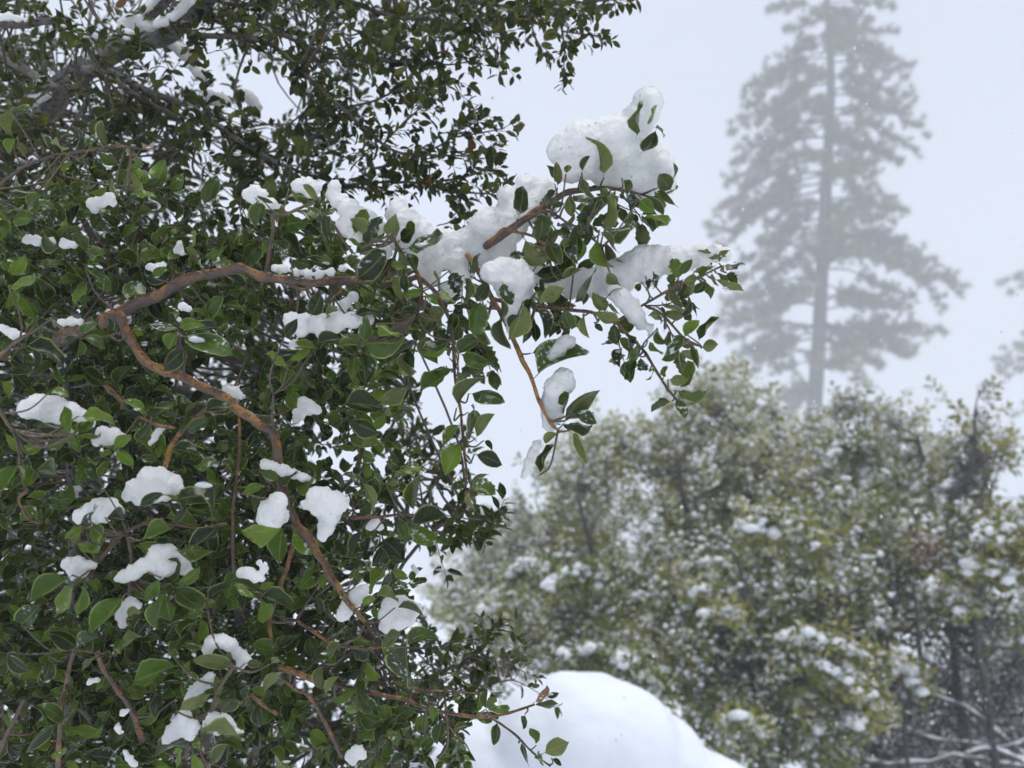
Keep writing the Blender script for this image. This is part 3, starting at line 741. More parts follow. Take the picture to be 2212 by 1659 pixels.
# ---- leaves one can pick out in the photograph: base -> tip, apparent width, side shown (f upper, b under, y young upper, z young under, t toothed)
TILES = {'A': (1094.5, 144.0, 4.267), 'B': (748.8, 374.4, 4.267), 'C': (1152.0, 518.4, 4.267), 'D': (0.0, 806.5, 4.267),
         '5': (737.3, 553.0, 3.0), '7': (0.0, 1106.0, 3.0), '8': (737.3, 1106.0, 3.0), '1': (0.0, 0.0, 3.0), '4': (0.0, 553.0, 3.0)}
HERO = """
C 60 0 90 280 .5 b;140 20 220 250 .55 b;400 0 420 220 .45 f;580 20 690 310 .45 f;700 20 800 130 .3 b;600 190 540 110 .5 z;330 320 20 300 .38 f;300 340 450 285 .3 f;20 560 100 350 .45 f;390 570 590 240 .28 f;790 410 700 310 .6 b;690 510 790 400 .25 b;670 640 560 490 .75 z;560 670 750 830 .45 z;690 600 820 700 .35 b;470 700 490 910 .3 b;280 690 290 840 .7 ft;570 770 650 820 .5 f;740 780 775 975 .6 ft;30 640 190 880 .3 f;0 740 50 940 .4 f;1350 320 1450 165 .6 f;1390 370 1530 390 .8 z;1290 430 1360 630 .4 b;1580 390 1500 500 .7 f;1560 380 1640 530 .4 b;1690 370 1880 570 .33 z;1780 280 1940 165 .4 ft;1790 310 1890 390 .6 ft;1690 310 1800 400 .35 b;1650 310 1690 430 .35 z;1530 320 1600 250 .6 f;1720 200 1790 70 .25 b;1200 690 1390 730 .45 b;1360 690 1485 530 .3 f;1120 640 1180 780 .5 b;990 400 920 500 .6 f;1110 310 1130 450 .45 f;1260 400 1320 300 .6 ft;1040 350 1060 480 .4 f;1400 890 1530 740 .5 f;1530 920 1680 690 .28 f;1560 990 1710 960 .7 z;1450 970 1620 1150 .3 b;1390 890 1140 1000 .4 f;1070 940 1200 1060 .3 f;960 960 990 1200 .4 f;930 1090 870 1240 .6 f;990 1090 1010 1210 .7 ft;1150 830 1170 950 .35 f;870 870 910 1110 .2 f;1330 1000 1360 1160 .25 f;1200 1260 1220 1160 .5 f;1260 1290 1430 1310 .65 z;1360 1360 1590 1140 .4 f;1340 1390 1620 1400 .33 ft;1350 1430 1450 1420 .7 b;1260 1490 1090 1590 .4 bt;1320 1470 1370 1659 .5 ft;1100 1170 1150 1310 .35 f;0 1040 240 1000 .6 f;50 1230 470 880 .38 f;280 1600 240 1320 .55 b;300 1650 490 1280 .35 b;400 1600 570 1640 .55 f
A 900 980 930 630 .42 b;1370 600 1300 840 .6 f;1200 630 1235 300 .28 b;1310 530 1430 370 .3 z;1370 560 1500 620 .25 bt;1510 1130 1370 970 .7 b;1500 1070 1640 930 .15 f;1390 1150 1590 1310 .35 b;1080 1050 1230 1230 .5 b;1250 1220 1420 1390 .25 b;1230 1230 1330 1330 .65 f;1360 1150 1400 1330 .35 f;890 1540 1220 1450 .43 f;740 1500 940 1100 .22 f;900 1500 980 1190 .35 b;960 1170 1010 1290 .5 b;870 1530 990 1659 .45 b;600 1659 650 1480 .45 f;640 1390 780 1340 .4 f;600 1380 580 1200 .6 b;620 1190 790 1320 .4 f;700 1030 790 1230 .4 b;700 960 770 830 .3 f;470 1090 480 880 .45 b;440 1060 410 900 .25 f;550 980 580 890 .6 f;400 1310 280 1240 .5 f;110 1370 200 1100 .45 f;420 1300 530 1250 .6 f;330 1370 340 1600 .6 ft;300 1400 440 1520 .5 ft;500 1640 600 1590 .6 b;420 1570 520 1520 .5 f;840 1240 860 1320 .5 f;1550 1130 1590 1100 .5 f
B 460 640 400 380 .4 z;500 610 640 530 .6 f;570 690 930 650 .33 f;100 970 420 750 .5 f;110 760 0 850 .6 f;190 620 10 420 .3 b;200 670 280 380 .35 ft;210 660 330 540 .25 f;120 680 60 560 .4 f;480 690 570 860 .35 z;560 740 660 830 .5 f;540 840 410 880 .6 f;420 950 530 1240 .35 b;540 930 490 1130 .5 f;540 1110 720 1150 .45 y;860 1090 910 890 .25 z;890 1080 990 1190 .35 y;740 1130 830 1150 .5 y;960 920 1060 1110 .6 ft;1090 970 1140 1210 .2 b;1200 1180 1310 1020 .6 b;1140 930 1120 760 .25 f;1180 930 1200 730 .4 f;1230 1190 1130 1500 .55 ft;1290 1210 1230 1490 .3 b;1710 1180 1820 970 .45 f;1650 1270 1640 1010 .25 b;1650 620 1860 890 .6 b;1850 660 1960 860 .55 b;2130 480 2110 830 .4 f;1640 760 1490 760 .5 ft;1430 1170 1430 1340 .35 b;1620 1220 1560 1560 .4 b;1430 1340 1430 1640 .33 b;1650 1300 1770 1560 .45 f;1790 1260 1910 1490 .3 f;1720 1160 1640 1330 .4 f;2000 1260 2060 1450 .6 ft;1780 1200 2000 1060 .5 z;1740 930 2050 940 .3 f;1990 980 2170 910 .3 b;150 1540 200 1320 .6 f;170 1560 540 1610 .4 f;290 1400 480 1500 .45 f;90 1580 -60 1620 .5 f;150 1600 350 1659 .5 f;430 1320 640 1330 .5 f;80 1300 320 1280 .35 f;510 1290 640 1230 .4 f;920 1560 700 1659 .5 f;780 1220 880 1430 .5 z;980 1290 1020 1450 .5 f;800 1370 750 1470 .4 f;1030 1659 1180 1500 .5 f
5 690 560 520 640 .45 f;710 740 520 900 .45 ft;760 960 880 730 .3 b;850 890 1050 870 .35 f;780 640 930 740 .45 f;700 650 690 550 .4 b;670 720 600 780 .5 f;760 750 780 870 .4 f;880 1170 1010 1040 .45 b;830 1190 910 980 .25 b;830 1020 900 1080 .6 f;930 1200 1000 1230 .5 f;760 1100 590 1210 .45 f;770 1230 650 1390 .5 f;880 1290 1040 1320 .55 f;850 1460 990 1570 .55 ft;840 1500 910 1360 .3 b;800 1470 720 1530 .6 f;830 1520 800 1650 .2 z;1440 1090 1640 1080 .4 ft;1550 1000 1645 1040 .5 f;1500 1150 1690 1310 .3 z;1400 1150 1300 1200 .6 b;1290 1400 1350 1210 .25 f;130 620 160 830 .5 f;180 590 290 690 .5 f;250 960 410 830 .5 b;30 960 260 940 .5 f;50 1060 240 1150 .5 f;130 1240 300 1180 .5 b;330 1030 280 990 .6 z;150 1480 280 1640 .35 z;470 1640 540 1420 .25 b;300 1480 370 1440 .5 b;200 1130 300 1060 .5 f
D 640 540 490 330 .45 y;690 540 600 430 .5 y;700 540 820 460 .35 y;660 570 520 510 .4 z;690 570 660 670 .55 y;720 570 920 650 .3 y;640 590 520 760 .35 y;690 600 720 740 .6 f;760 400 1070 440 .4 y;590 500 330 470 .5 f;1060 690 1140 560 .5 y;1040 700 930 640 .5 y;1070 710 1280 800 .4 y;1030 740 960 780 .4 y;190 740 10 510 .35 y;160 850 30 1150 .45 y;180 850 250 1010 .4 y;200 720 390 630 .5 f;740 1390 890 1230 .4 f;990 1330 1190 1360 .5 f;760 1410 570 1470 .4 y;820 1420 880 1600 .4 y;740 1450 690 1600 .35 y;1290 1220 1480 1080 .5 f;1600 1170 1540 1020 .5 b;1620 1180 1980 980 .38 f;1750 1170 2010 1310 .5 f;1560 1180 1690 1290 .5 f;1710 1190 1600 1410 .5 f;1680 510 1690 350 .55 f;1720 510 1960 470 .45 f;1590 690 1910 740 .4 f;1380 460 1320 670 .55 f;1320 380 1130 230 .4 f;1360 380 1590 170 .4 f;1460 280 1610 390 .6 f;1900 340 2100 260 .5 f;1720 380 1830 180 .25 b;1740 260 1550 260 .4 f;920 960 1000 790 .5 f;1280 790 1450 770 .5 f;470 180 670 140 .45 y;20 80 180 200 .5 f;330 900 560 950 .5 f;350 1350 220 1260 .5 f;1960 1640 1640 1600 .4 f;1330 1530 1610 1430 .4 y;2000 820 1830 880 .5 f;1980 1030 1960 1320 .4 f
7 440 430 220 610 .45 y;500 460 670 350 .4 z;470 470 400 680 .4 y;540 480 480 680 .35 y;1080 470 1200 280 .5 f;1160 460 1350 390 .45 y;1070 500 1100 720 .45 y;1130 490 1310 690 .5 f;1050 560 1000 780 .5 f;1030 440 920 560 .5 y;790 560 630 800 .5 y;830 760 770 930 .45 y;830 680 900 610 .6 b;1680 520 1490 440 .5 f;1680 500 1770 450 .5 y;1700 540 1900 620 .5 f;1690 560 1710 710 .55 y;1660 560 1480 540 .3 y;1510 1000 1260 930 .4 b;1600 980 1700 960 .5 b;1220 1480 1010 1520 .5 b;1300 1440 1600 1420 .2 z;1210 1500 1330 1510 .4 y;1450 1480 1580 1540 .5 f;1370 1640 1490 1520 .5 b;1250 1560 1350 1659 .4 y;1150 1659 1200 1520 .2 y;1170 1280 1390 1180 .45 b;1440 1290 1530 1130 .6 b;380 1360 270 1260 .6 f;400 1350 320 1230 .5 f;440 1400 640 1510 .35 f;350 1390 100 1500 .35 f;430 1350 580 1310 .5 f;1720 1150 1800 980 .5 z;1760 980 1880 900 .5 z;1130 1000 840 1100 .45 f;1790 1659 1930 1540 .6 z;930 170 1140 100 .4 f;1580 120 1790 160 .4 y;1840 110 1770 320 .45 y;1900 110 2000 290 .5 y;600 80 650 200 .5 y;500 210 640 310 .4 y;1230 250 1440 100 .4 f;1350 560 1480 460 .5 f;490 880 370 740 .5 f;500 880 620 790 .45 f;730 930 500 910 .25 f;150 720 240 640 .7 f;60 930 150 1090 .5 f;320 960 310 1140 .5 f;330 1580 450 1570 .4 y;420 1620 520 1659 .4 y;1090 900 1150 950 .4 f;1330 860 1180 840 .4 f;2050 560 2090 660 .6 f;2212 860 2060 920 .5 b;2090 1000 2080 1140 .5 b;2110 1180 2190 1060 .5 z
8 450 100 690 30 .35 f;450 110 610 240 .5 f;380 50 440 190 .5 f;210 150 230 280 .5 f;130 130 60 280 .5 f;420 850 400 1205 .43 f;430 860 620 750 .4 f;370 800 270 930 .5 f;380 780 270 850 .5 b;150 610 210 500 .6 y;230 540 400 540 .45 z;940 1270 930 1140 .5 f;1260 1250 1400 1310 .3 b;1010 1370 1030 1510 .4 f;1170 1500 1220 1659 .3 f;1260 1500 1240 1390 .5 f;1320 1560 1470 1500 .6 z;1370 1600 1430 1640 .6 f;1280 1560 1300 1640 .5 f;650 1370 610 1500 .6 f;760 1480 750 1640 .25 f;1190 1320 1180 1420 .5 f;580 1260 630 1320 .5 f;530 1150 560 1260 .4 f;100 440 200 340 .35 f;60 440 80 360 .4 f;370 620 550 620 .15 b
1 320 970 250 870 .35 f;400 980 360 890 .4 y;500 970 530 840 .35 f;580 960 620 890 .5 f;700 950 690 790 .2 b;830 960 960 1000 .3 b;650 990 760 1110 .55 f;350 1020 400 1150 .5 f;880 1250 840 1090 .3 z;880 1260 1010 1240 .4 yt;760 1260 720 1150 .3 z;840 1280 990 1290 .15 f;580 1250 700 1210 .5 y;80 880 40 700 .4 z;80 720 220 740 .15 f;100 900 30 1010 .5 y;200 1240 50 1230 .35 f;240 1290 330 1380 .4 f;200 1270 240 1380 .45 f;270 1270 150 1330 .5 f;1700 1320 1640 1460 .55 f;1670 1280 1790 1260 .4 b;2000 1340 2070 1450 .55 f;2060 1280 2010 1180 .3 b;2110 1400 2130 1560 .5 f;1880 1230 1940 1300 .4 z;550 1620 500 1500 .5 f;380 1600 230 1520 .5 f;560 1630 670 1640 .6 f;1250 1600 1210 1490 .25 z
4 80 120 150 40 .6 y;60 90 20 30 .6 y;80 190 270 190 .4 y;60 220 80 350 .45 y;530 510 590 370 .5 f;540 530 690 540 .35 f;520 550 510 660 .5 y;490 530 350 540 .35 f;180 580 400 680 .45 f;560 60 680 100 .5 f;1150 470 970 350 .4 f;1170 460 1280 390 .5 y;1150 390 1100 310 .5 y;1190 500 1410 430 .4 f;1200 520 1530 600 .38 f;1150 500 1060 620 .55 y;1190 620 1010 720 .55 f;2050 600 1860 600 .35 y;2010 610 1850 700 .4 y;2060 570 2212 500 .45 f;1850 700 1700 650 .45 f;1900 740 1850 660 .4 f;2020 380 2110 240 .55 f;2120 390 2160 290 .4 f;1850 520 1940 420 .6 f;640 380 610 480 .3 f;1700 1400 1800 1450 .6 ft;1800 1460 1930 1400 .35 f;1920 1530 2040 1440 .4 f;1580 1530 1700 1470 .5 y;200 600 250 730 .4 f;1000 130 1050 60 .6 f;700 500 680 400 .5 f;1900 20 2010 80 .5 f
"""
RED = [('1', 853, 1005, 863, 1032, .6)]
DRY = [('8', 1260, 1230, 1410, 1180, .4), ('1', 990, 960, 920, 920, .5)]
def hero(tile, bx, by, tx, ty, w, code):
    ox, oy, k = TILES[tile]
    bx, by, tx, ty = ox + bx / k, oy + by / k, ox + tx / k, oy + ty / k
    d = 0.915 + R.uniform(-0.03, 0.03) - (0.05 if (bx < 560 and by > 830) else 0) + (0.03 if by < 420 and bx < 800 else 0)
    if tile == '8' and by > 1440: d += 0.07
    b = P(bx, by, d); e = P(tx, ty, d - R.uniform(-0.012, 0.018))
    ax = e - b; ln = np.linalg.norm(ax)
    up = code[0] in 'fy'
    c = -nrm((b + e) / 2 - np.array([0, 0, CAMZ]))
    roll = math.acos(min(1.0, w / 0.62)) * R.choice([-1, 1])
    side = nrm(np.cross(nrm(ax), c))
    if side[2] * math.copysign(1, roll) < 0 and R.random() < 0.8: roll = -roll      # tops lean towards the sky
    nz = (c * math.cos(roll) + side * math.sin(roll)) * (1 if up else -1)
    if not up and nz[2] < 0 and abs(roll) > 0.2: nz = -(c * math.cos(roll) - side * math.sin(roll))
    kk = (NS + R.randrange(NT5)) if 't' in code else R.randrange(NS)
    mat = 1 if code[0] in 'yz' or R.random() < 0.12 else 0
    ln *= 1.02
    NL.add(b, ax, nz, ln, max(1.0, w / 0.62), kk, mat, prio=10)
    NT_conn.append(b - nrm(ax) * ln * 0.12)
NT_conn = []
for line in HERO.strip().splitlines():
    tl, rest = line[0], line[2:]
    for it in rest.split(';'):
        v = it.split()
        hero(tl, float(v[0]), float(v[1]), float(v[2]), float(v[3]), float(v[4]), v[5])
for tl, a, b, c, d, w in RED: hero(tl, a, b, c, d, w, 'f'); NL.m[-1] = 3
for tl, a, b, c, d, w in DRY: hero(tl, a, b, c, d, w, 'f'); NL.m[-1] = 2
for p in NT_conn: connect(NSK, NT, p, 0.07, 0.0008)

# ---- leaves the lumps of snow rest on: some stand up in front of them
for lab, d, cs in LUMPS:
    rm = max(c[2] for c in cs); yb = max(c[1] + c[2] * 0.5 for c in cs); xs_ = [c[0] for c in cs]
    wd = max(xs_) - min(xs_) + rm
    for k in range(0 if rm < 27 else 2):
        bx = (max(xs_) + min(xs_)) / 2 + R.uniform(-0.45, 0.45) * wd
        near_c = min(cs, key=lambda c: abs(c[0] - bx) - 0.02 * c[1]); by = min(yb, near_c[1] + near_c[2] * R.uniform(1.1, 1.5))
        ang = R.choice([R.uniform(0.0, 0.7), R.uniform(2.4, 3.1), R.uniform(-2.9, -0.2), R.uniform(-2.9, -0.2), R.uniform(0.8, 2.2)]); ln = R.uniform(34, 56)
        dd = d - PX(rm, d) * 0.72 - R.uniform(0.0, 0.012)
        b_ = P(bx, by, dd); e_ = P(bx + ln * math.cos(ang), by - ln * math.sin(ang), dd - R.uniform(-0.01, 0.012))
        cdir = -nrm((b_ + e_) / 2 - np.array([0, 0, CAMZ]))
        NL.add(b_, e_ - b_, cdir + UP * 0.5 + rv() * 0.7, np.linalg.norm(e_ - b_), 1.0, None, 1 if R.random() < 0.3 else 0, prio=3)
# ---- shoots along the traced branches and through the depth of the shrub
NEAR_POLY = [(-60, 330), (120, 370), (300, 400), (480, 470), (620, 440), (740, 480), (800, 640), (840, 720), (820, 830), (780, 930), (740, 1010), (780, 1080), (860, 1110), (850, 1170),
             (760, 1220), (830, 1300), (840, 1380), (760, 1440), (840, 1520), (960, 1590), (1060, 1680), (-60, 1720)]
for x, y in sample_poly(NEAR_POLY, 430, [(560, 660, 70, 60, 0.8), (460, 700, 50, 40, .5), (330, 470, 60, 40, .5), (790, 1260, 60, 50, .9)]):
    d = 1.04 + 0.36 * R.random() ** 1.2
    p = P(x, y, d)
    dr = nrm(-FWD * R.uniform(0.1, 0.9) + rv() * 0.8 + np.array([0.25, 0, 0.05]))
    ln = R.uniform(0.05, 0.10)
    grow(NL, NT, p, dr, ln, R.randrange(8, 13), R.uniform(0.023, 0.036), 0.0012, young=0.25, face=0.55, upbias=0.55)
    connect(NSK, NT, p, 0.11, 0.0011)
# looser shoots on the reaching branch
for x, y, dx, dy, d, n in ((880, 610, -.2, -1, .97, 5), (930, 620, .3, -1, .98, 5), (1000, 640, .2, -1, .98, 6), (1050, 690, -.5, -.8, .97, 5), (1090, 560, .6, -.6, .98, 6),
                           (1180, 470, .8, -.5, .97, 6), (1230, 440, .6, -.7, .97, 6), (1290, 420, .6, -.8, .97, 5), (1340, 420, .7, -.6, .97, 5), (1160, 520, .8, -.4, .97, 5),
                           (1200, 560, .8, -.3, .98, 5), (1120, 620, .7, -.4, .98, 6), (1170, 640, .7, -.5, .98, 6), (1240, 620, .8, .1, .98, 5), (1320, 680, .6, -.8, .97, 5), (1400, 660, .8, .1, .96, 5),
                           (1440, 640, .9, .2, .96, 5), (1440, 700, .7, -.7, .96, 4), (860, 650, .1, -1, 1.0, 6), (950, 690, -.4, -.9, .99, 5), (1040, 740, .1, -1, .99, 5), (1000, 570, .2, -1, 1.0, 5)):
    p = P(x, y, d + .02)
    dr = nrm(RIGHT * dx + UPV * dy + rv() * 0.35)
    grow(NL, NT, p, dr, R.uniform(0.03, 0.06), n, R.uniform(0.026, 0.036), 0.0012, young=0.15, upbias=0.9)
    connect(NSK, NT, p, 0.08, 0.0012)
NL.emit(near, [M_LEAF, M_YOUNG, M_DEADLEAF, M_REDLEAF], 300)
tw = tubes_obj('twigs', NT, M_TWIG, near, 4); tw['kind'] = 'stuff'

#@@SNOW
# ------------------------------------------------------------------ lumps of snow, each lying on its own leaves
_b = bmesh.new(); bmesh.ops.create_icosphere(_b, subdivisions=1, radius=1.0)
GRV = np.array([v.co[:] for v in _b.verts]); GRT = np.array([[v.index for v in f.verts] for f in _b.faces], np.int32); _b.free()
def snow_lumps(specs, voxel, mat, group, cat='snow lump', name='snow_lump', flat=0.75, amp=0.0024, smooth=6, nscale=50.0, grains=0.012):
    objs = []
    for label, d, cs in specs:
        bm = bmesh.new()
        for (x, y, r) in cs:
            rr = PX(r, d)
            c = P(x, y, d + R.uniform(-0.3, 0.3) * rr)
            m = Matrix.Translation(Vector(c)) @ Matrix.Diagonal((1.0, flat, 1.0, 1.0)).to_4x4()
            bmesh.ops.create_icosphere(bm, subdivisions=3, radius=rr * 1.04, matrix=m)
        me = bpy.data.meshes.new(name); bm.to_mesh(me); bm.free()
        o = link(name, me)
        md = o.modifiers.new('r', 'REMESH'); md.mode = 'VOXEL'; md.voxel_size = voxel if voxel else 0.01
        ms = o.modifiers.new('s', 'SMOOTH'); ms.iterations = smooth; ms.factor = 0.5
        objs.append((o, label, d, cs))
    bpy.context.view_layer.update()
    dg = bpy.context.evaluated_depsgraph_get()
    res = []
    for o, label, d, cs in objs:
        ev = o.evaluated_get(dg); me = bpy.data.meshes.new_from_object(ev)
        o.modifiers.clear(); old = o.data; o.data = me; bpy.data.meshes.remove(old); me.name = name
        n = len(me.vertices)
        co = np.zeros(n * 3, np.float32); me.vertices.foreach_get('co', co); co = co.reshape(-1, 3)
        no = np.zeros(n * 3, np.float32); me.vertices.foreach_get('normal', no); no = no.reshape(-1, 3)
        dz = np.empty(n, np.float32)
        for i in range(n):
            v = Vector(co[i])
            a = mnoise.noise(v * nscale)
            b = mnoise.noise(v * nscale * 3.1 + Vector((7, 3, 1)))
            c = mnoise.noise(v * nscale * 7 + Vector((1, 9, 4)))
            up = 1.0 if no[i, 2] > 0.1 else 0.6
            dz[i] = amp * (0.55 * a + 0.5 * b + 0.6 * c * up)
        co += no * dz[:, None]
        # loose grains standing on the surface
        if grains:
            gn = int(len(me.polygons) * grains); rs = np.random.RandomState(len(me.polygons))
            gi = rs.randint(0, n, gn); gi = gi[no[gi, 2] > -0.35]
            gv, gt = GRV, GRT
            gs = rs.uniform(0.5, 1.35, (len(gi), 1, 1)) * voxel * 0.62
            gvx = gv[None] * gs * rs.uniform(0.7, 1.3, (len(gi), len(gv), 1)) + co[gi][:, None]
            b0 = n; gtx = gt[None] + (np.arange(len(gi)) * len(gv))[:, None, None] + b0
            qv = np.empty(len(me.loops), np.int32); me.loops.foreach_get('vertex_index', qv); qv = qv.reshape(-1, 4)
            tq = np.concatenate([qv[:, [0, 1, 2]], qv[:, [0, 2, 3]]])
            co = np.concatenate([co, gvx.reshape(-1, 3)])
            me2 = mesh_np(name, co, np.concatenate([tq, gtx.reshape(-1, 3)]), mat)
            o.data = me2; bpy.data.meshes.remove(me); me = me2
        # the thing's origin goes to its base
        ctr = np.array([co[:, 0].mean(), co[:, 1].mean(), co[:, 2].min()])
        co -= ctr
        me.vertices.foreach_set('co', co.ravel()); me.update()
        o.location = ctr
        me.materials.clear(); me.materials.append(mat)
        me.polygons.foreach_set('use_smooth', np.ones(len(me.polygons), bool)); me.update()
        tag(o, label, cat, group)
        res.append(o)
    return res

snow_lumps(LUMPS, 0.0019, M_SNOW, 'lumps of snow on the near shrub')
#@@MID
# ------------------------------------------------------------------ the oak tree behind: grey limbs, small leaves
oak = empty('oak_tree', (-1.9, 2.2, 0.0))
tag(oak, 'grey-limbed oak tree with dense small dark leaves arching over from the upper left', 'tree')
OL, OT, OSK = Leaves(), [], Skeleton()
KO = 0.60
LIMB = [
 ([(-60,330,70),(60,262,44),(95,235,36),(120,200,30),(180,150,26),(285,88,26),(340,72,27),(383,55,28),(412,30,28),(440,-10,28),(470,-60,28)],2.8,2.2,0),
 ([(262,72,14),(290,55,17),(320,35,18),(350,5,18),(375,-40,18)],2.3,2.25,0),
 ([(-60,40,10),(0,52,11),(50,55,10),(85,50,8),(130,45,6),(170,70,5)],2.0,2.1,0),
 ([(-60,95,12),(0,120,12),(60,155,9),(120,185,7),(190,205,5)],2.4,2.3,0),
 ([(180,150,9),(233,155,9),(300,188,8),(360,212,7.5),(400,227,7),(440,252,6.5),(483,283,6),(540,320,5.5),(593,350,5),(650,372,3)],2.5,2.3,0),
 ([(240,165,6),(285,200,6),(333,230,5.5),(365,245,5),(395,265,4),(430,290,3)],2.45,2.3,0),
 ([(255,175,4.5),(270,215,4.5),(290,260,3.6)],2.45,2.4,0),
 ([(285,85,6),(330,55,6),(380,52,6),(430,75,6.5),(500,80,6.5),(567,90,6.5),(600,105,5.5),(640,140,4.5),(680,180,4),(737,233,4),(794,283,3.6),(854,327,3),(937,335,2.4),(1020,337,1.5)],2.2,2.2,0),
 ([(430,25,7),(500,30,6.5),(567,57,6),(627,82,5),(690,110,4),(740,127,3.4),(870,133,2.6),(970,140,2),(1037,127,1.4)],2.3,2.3,0),
 ([(445,-10,6),(520,12,5),(567,0,4),(600,-30,4)],2.3,2.3,0),
 ([(600,-60,7),(700,-20,6),(837,33,5),(937,43,4),(1037,67,2.6),(1097,70,1.5)],2.5,2.3,0),
 ([(850,-50,6),(950,-10,5),(1087,13,4),(1137,20,3.4),(1237,7,2.6),(1300,2,2),(1362,-4,1.4)],2.5,2.2,0),
 ([(960,-30,3),(1004,0,3),(1037,50,2.4),(1064,100,1.8),(1080,140,1.2)],2.3,2.2,0),
 ([(1130,-20,3),(1147,50,2.2),(1164,100,1.4)],2.3,2.2,0),
 ([(1200,-20,3),(1214,67,2.4),(1220,110,2),(1217,150,1.2)],2.25,2.2,0),
 ([(1214,67,2.2),(1254,73,1.8),(1300,78,1.2)],2.2,2.2,0),
 ([(780,70,3),(837,83,3),(904,110,2.6),(970,167,2),(994,203,1.2)],2.35,2.3,0),
 ([(660,240,3.4),(737,233,3),(804,220,2.6),(870,190,2.2),(930,187,1.3)],2.3,2.2,0),
 ([(830,310,2.6),(854,283,2.2),(897,243,2),(924,213,1.2)],2.25,2.2,0),
 ([(800,365,3),(870,350,2.8),(924,327,2.4),(977,297,2.2),(1024,240,1.8),(1043,233,1.2)],2.3,2.2,0),
 ([(977,297,2),(1037,287,1.8),(1090,277,1.1)],2.22,2.18,0),
 ([(740,400,3),(837,393,2.8),(920,393,2.4),(1004,383,2),(1057,363,1.2)],2.25,2.2,0),
 ([(640,370,3.4),(737,397,3.2),(787,407,2.8),(847,423,1.6)],2.3,2.2,0),
 ([(850,395,2.2),(904,395,2.2),(970,413,1.9),(1057,420,1.2)],2.22,2.2,0),
 ([(970,413,1.6),(990,438,1.4),(1006,457,1)],2.2,2.2,0),
 ([(787,283,2.6),(804,333,2),(798,383,1.3)],2.3,2.25,0),
 ([(300,190,4),(250,260,4.5),(190,310,4),(110,360,3.4),(40,420,3)],2.5,2.4,0),
 ([(483,283,4),(520,360,3.6),(560,430,3),(585,500,2.4)],2.4,2.4,0),
]
for pts, d0, d1, mk in LIMB:
    d0, d1 = d0 * KO, d1 * KO; n = len(pts)
    a = np.array([list(P(x, y, d0 + (d1 - d0) * i / (n - 1))) + [PX(r, d0 + (d1 - d0) * i / (n - 1))] for i, (x, y, r) in enumerate(pts)])
    a = catmull(a, 5)
    jit = np.array([[mnoise.noise(Vector(q[:3]) * 9 + Vector((k * 9, 0, 0))) for k in range(3)] for q in a])
    a[:, :3] += jit * np.minimum(a[:, 3:4] * 0.6, 0.02)
    big = a[:, 3].max() > 0.006
    tubes_obj('branch', [(a[:, :3], np.maximum(a[:, 3], 0.0008))], M_BARK_GREY if big else M_TWIG_GREY, oak, 10 if big else 6, 0.12)
    OSK.add(a[:, :3])
e = P(-60, 330, 2.8 * KO); s = np.array([-1.9, 2.2, -0.2])
pts = catmull([s, s * 0.66 + e * 0.34 + [-0.1, 0.05, 0.1], s * 0.3 + e * 0.7 + [-0.08, 0, 0.05], e], 6)
tubes_obj('trunk', [(pts, np.linspace(0.14, PX(70, 2.8 * KO), len(pts)))], M_BARK_GREY, oak, 14, 0.1)
# leafy sprays along the thin branches
for pts, d0, d1, mk in LIMB:
    if pts[-1][2] > 6: continue
    d0, d1 = d0 * KO, d1 * KO
    n = len(pts); L_ = np.cumsum([0] + [math.hypot(pts[i + 1][0] - pts[i][0], pts[i + 1][1] - pts[i][1]) for i in range(n - 1)])
    cnt = int(L_[-1] / 15)
    for k in range(cnt):
        t = L_[-1] * (1 - (k + R.random()) / cnt * 0.96)
        i = min(int(np.searchsorted(L_, t, 'right') - 1), n - 2); f = (t - L_[i]) / (L_[i + 1] - L_[i])
        x = pts[i][0] + (pts[i + 1][0] - pts[i][0]) * f; y = pts[i][1] + (pts[i + 1][1] - pts[i][1]) * f
        if pts[i][2] > 7: continue
        d = d0 + (d1 - d0) * (i + f) / (n - 1)
        p = P(x, y, d)
        ax = P(pts[i + 1][0], pts[i + 1][1], d) - P(pts[i][0], pts[i][1], d)
        dr = nrm(nrm(ax) * 0.9 + rv() * 0.9 + np.array([0, 0, -0.25]))
        grow(OL, OT, p, dr, R.uniform(0.018, 0.045), R.randrange(3, 6), R.uniform(0.017, 0.027), 0.0007, young=0.0, upbias=0.7, tipcluster=2)
OAK_POLY = [(-80, -60), (1010, -60), (1060, 10), (1000, 60), (960, 110), (880, 150), (830, 200), (780, 250), (800, 330), (780, 390), (700, 380), (640, 420), (560, 470), (450, 440), (300, 380), (120, 340), (-80, 320)]
HOLES = [(575, 195, 62, 62, .97), (700, 300, 50, 60, .9), (600, 70, 50, 30, .6), (400, 120, 45, 40, .7), (700, 90, 50, 40, .55), (350, 80, 110, 50, .8), (480, 330, 30, 30, .7), (460, 215, 40, 30, .7), (270, 55, 70, 45, .9), (100, 260, 60, 60, .7), (760, 200, 60, 30, .7), (310, 60, 80, 40, .95)]
for x, y in sample_poly(OAK_POLY, 390, HOLES):
    d = R.uniform(2.1, 3.5) * KO
    p = P(x, y, d)
    grow(OL, OT, p, nrm(rv() + np.array([0.35, -0.3, -0.1])), R.uniform(0.05, 0.10), R.randrange(7, 12), R.uniform(0.018, 0.029), 0.0008, upbias=0.7)
    connect(OSK, OT, p, 0.4, 0.0015)
for x, y in sample_poly([(900, -60), (1330, -60), (1280, -5), (1150, 20), (1100, 40), (1000, 60)], 36):
    grow(OL, OT, P(x, y, R.uniform(2.1, 2.6) * KO), nrm(rv() + np.array([0.3, 0, -0.5])), R.uniform(0.04, 0.075), 7, R.uniform(0.018, 0.026), 0.0008)
OL.emit(oak, [M_LEAF_BACK, M_YOUNG, M_DEADLEAF, M_REDLEAF], 300, lo=True)
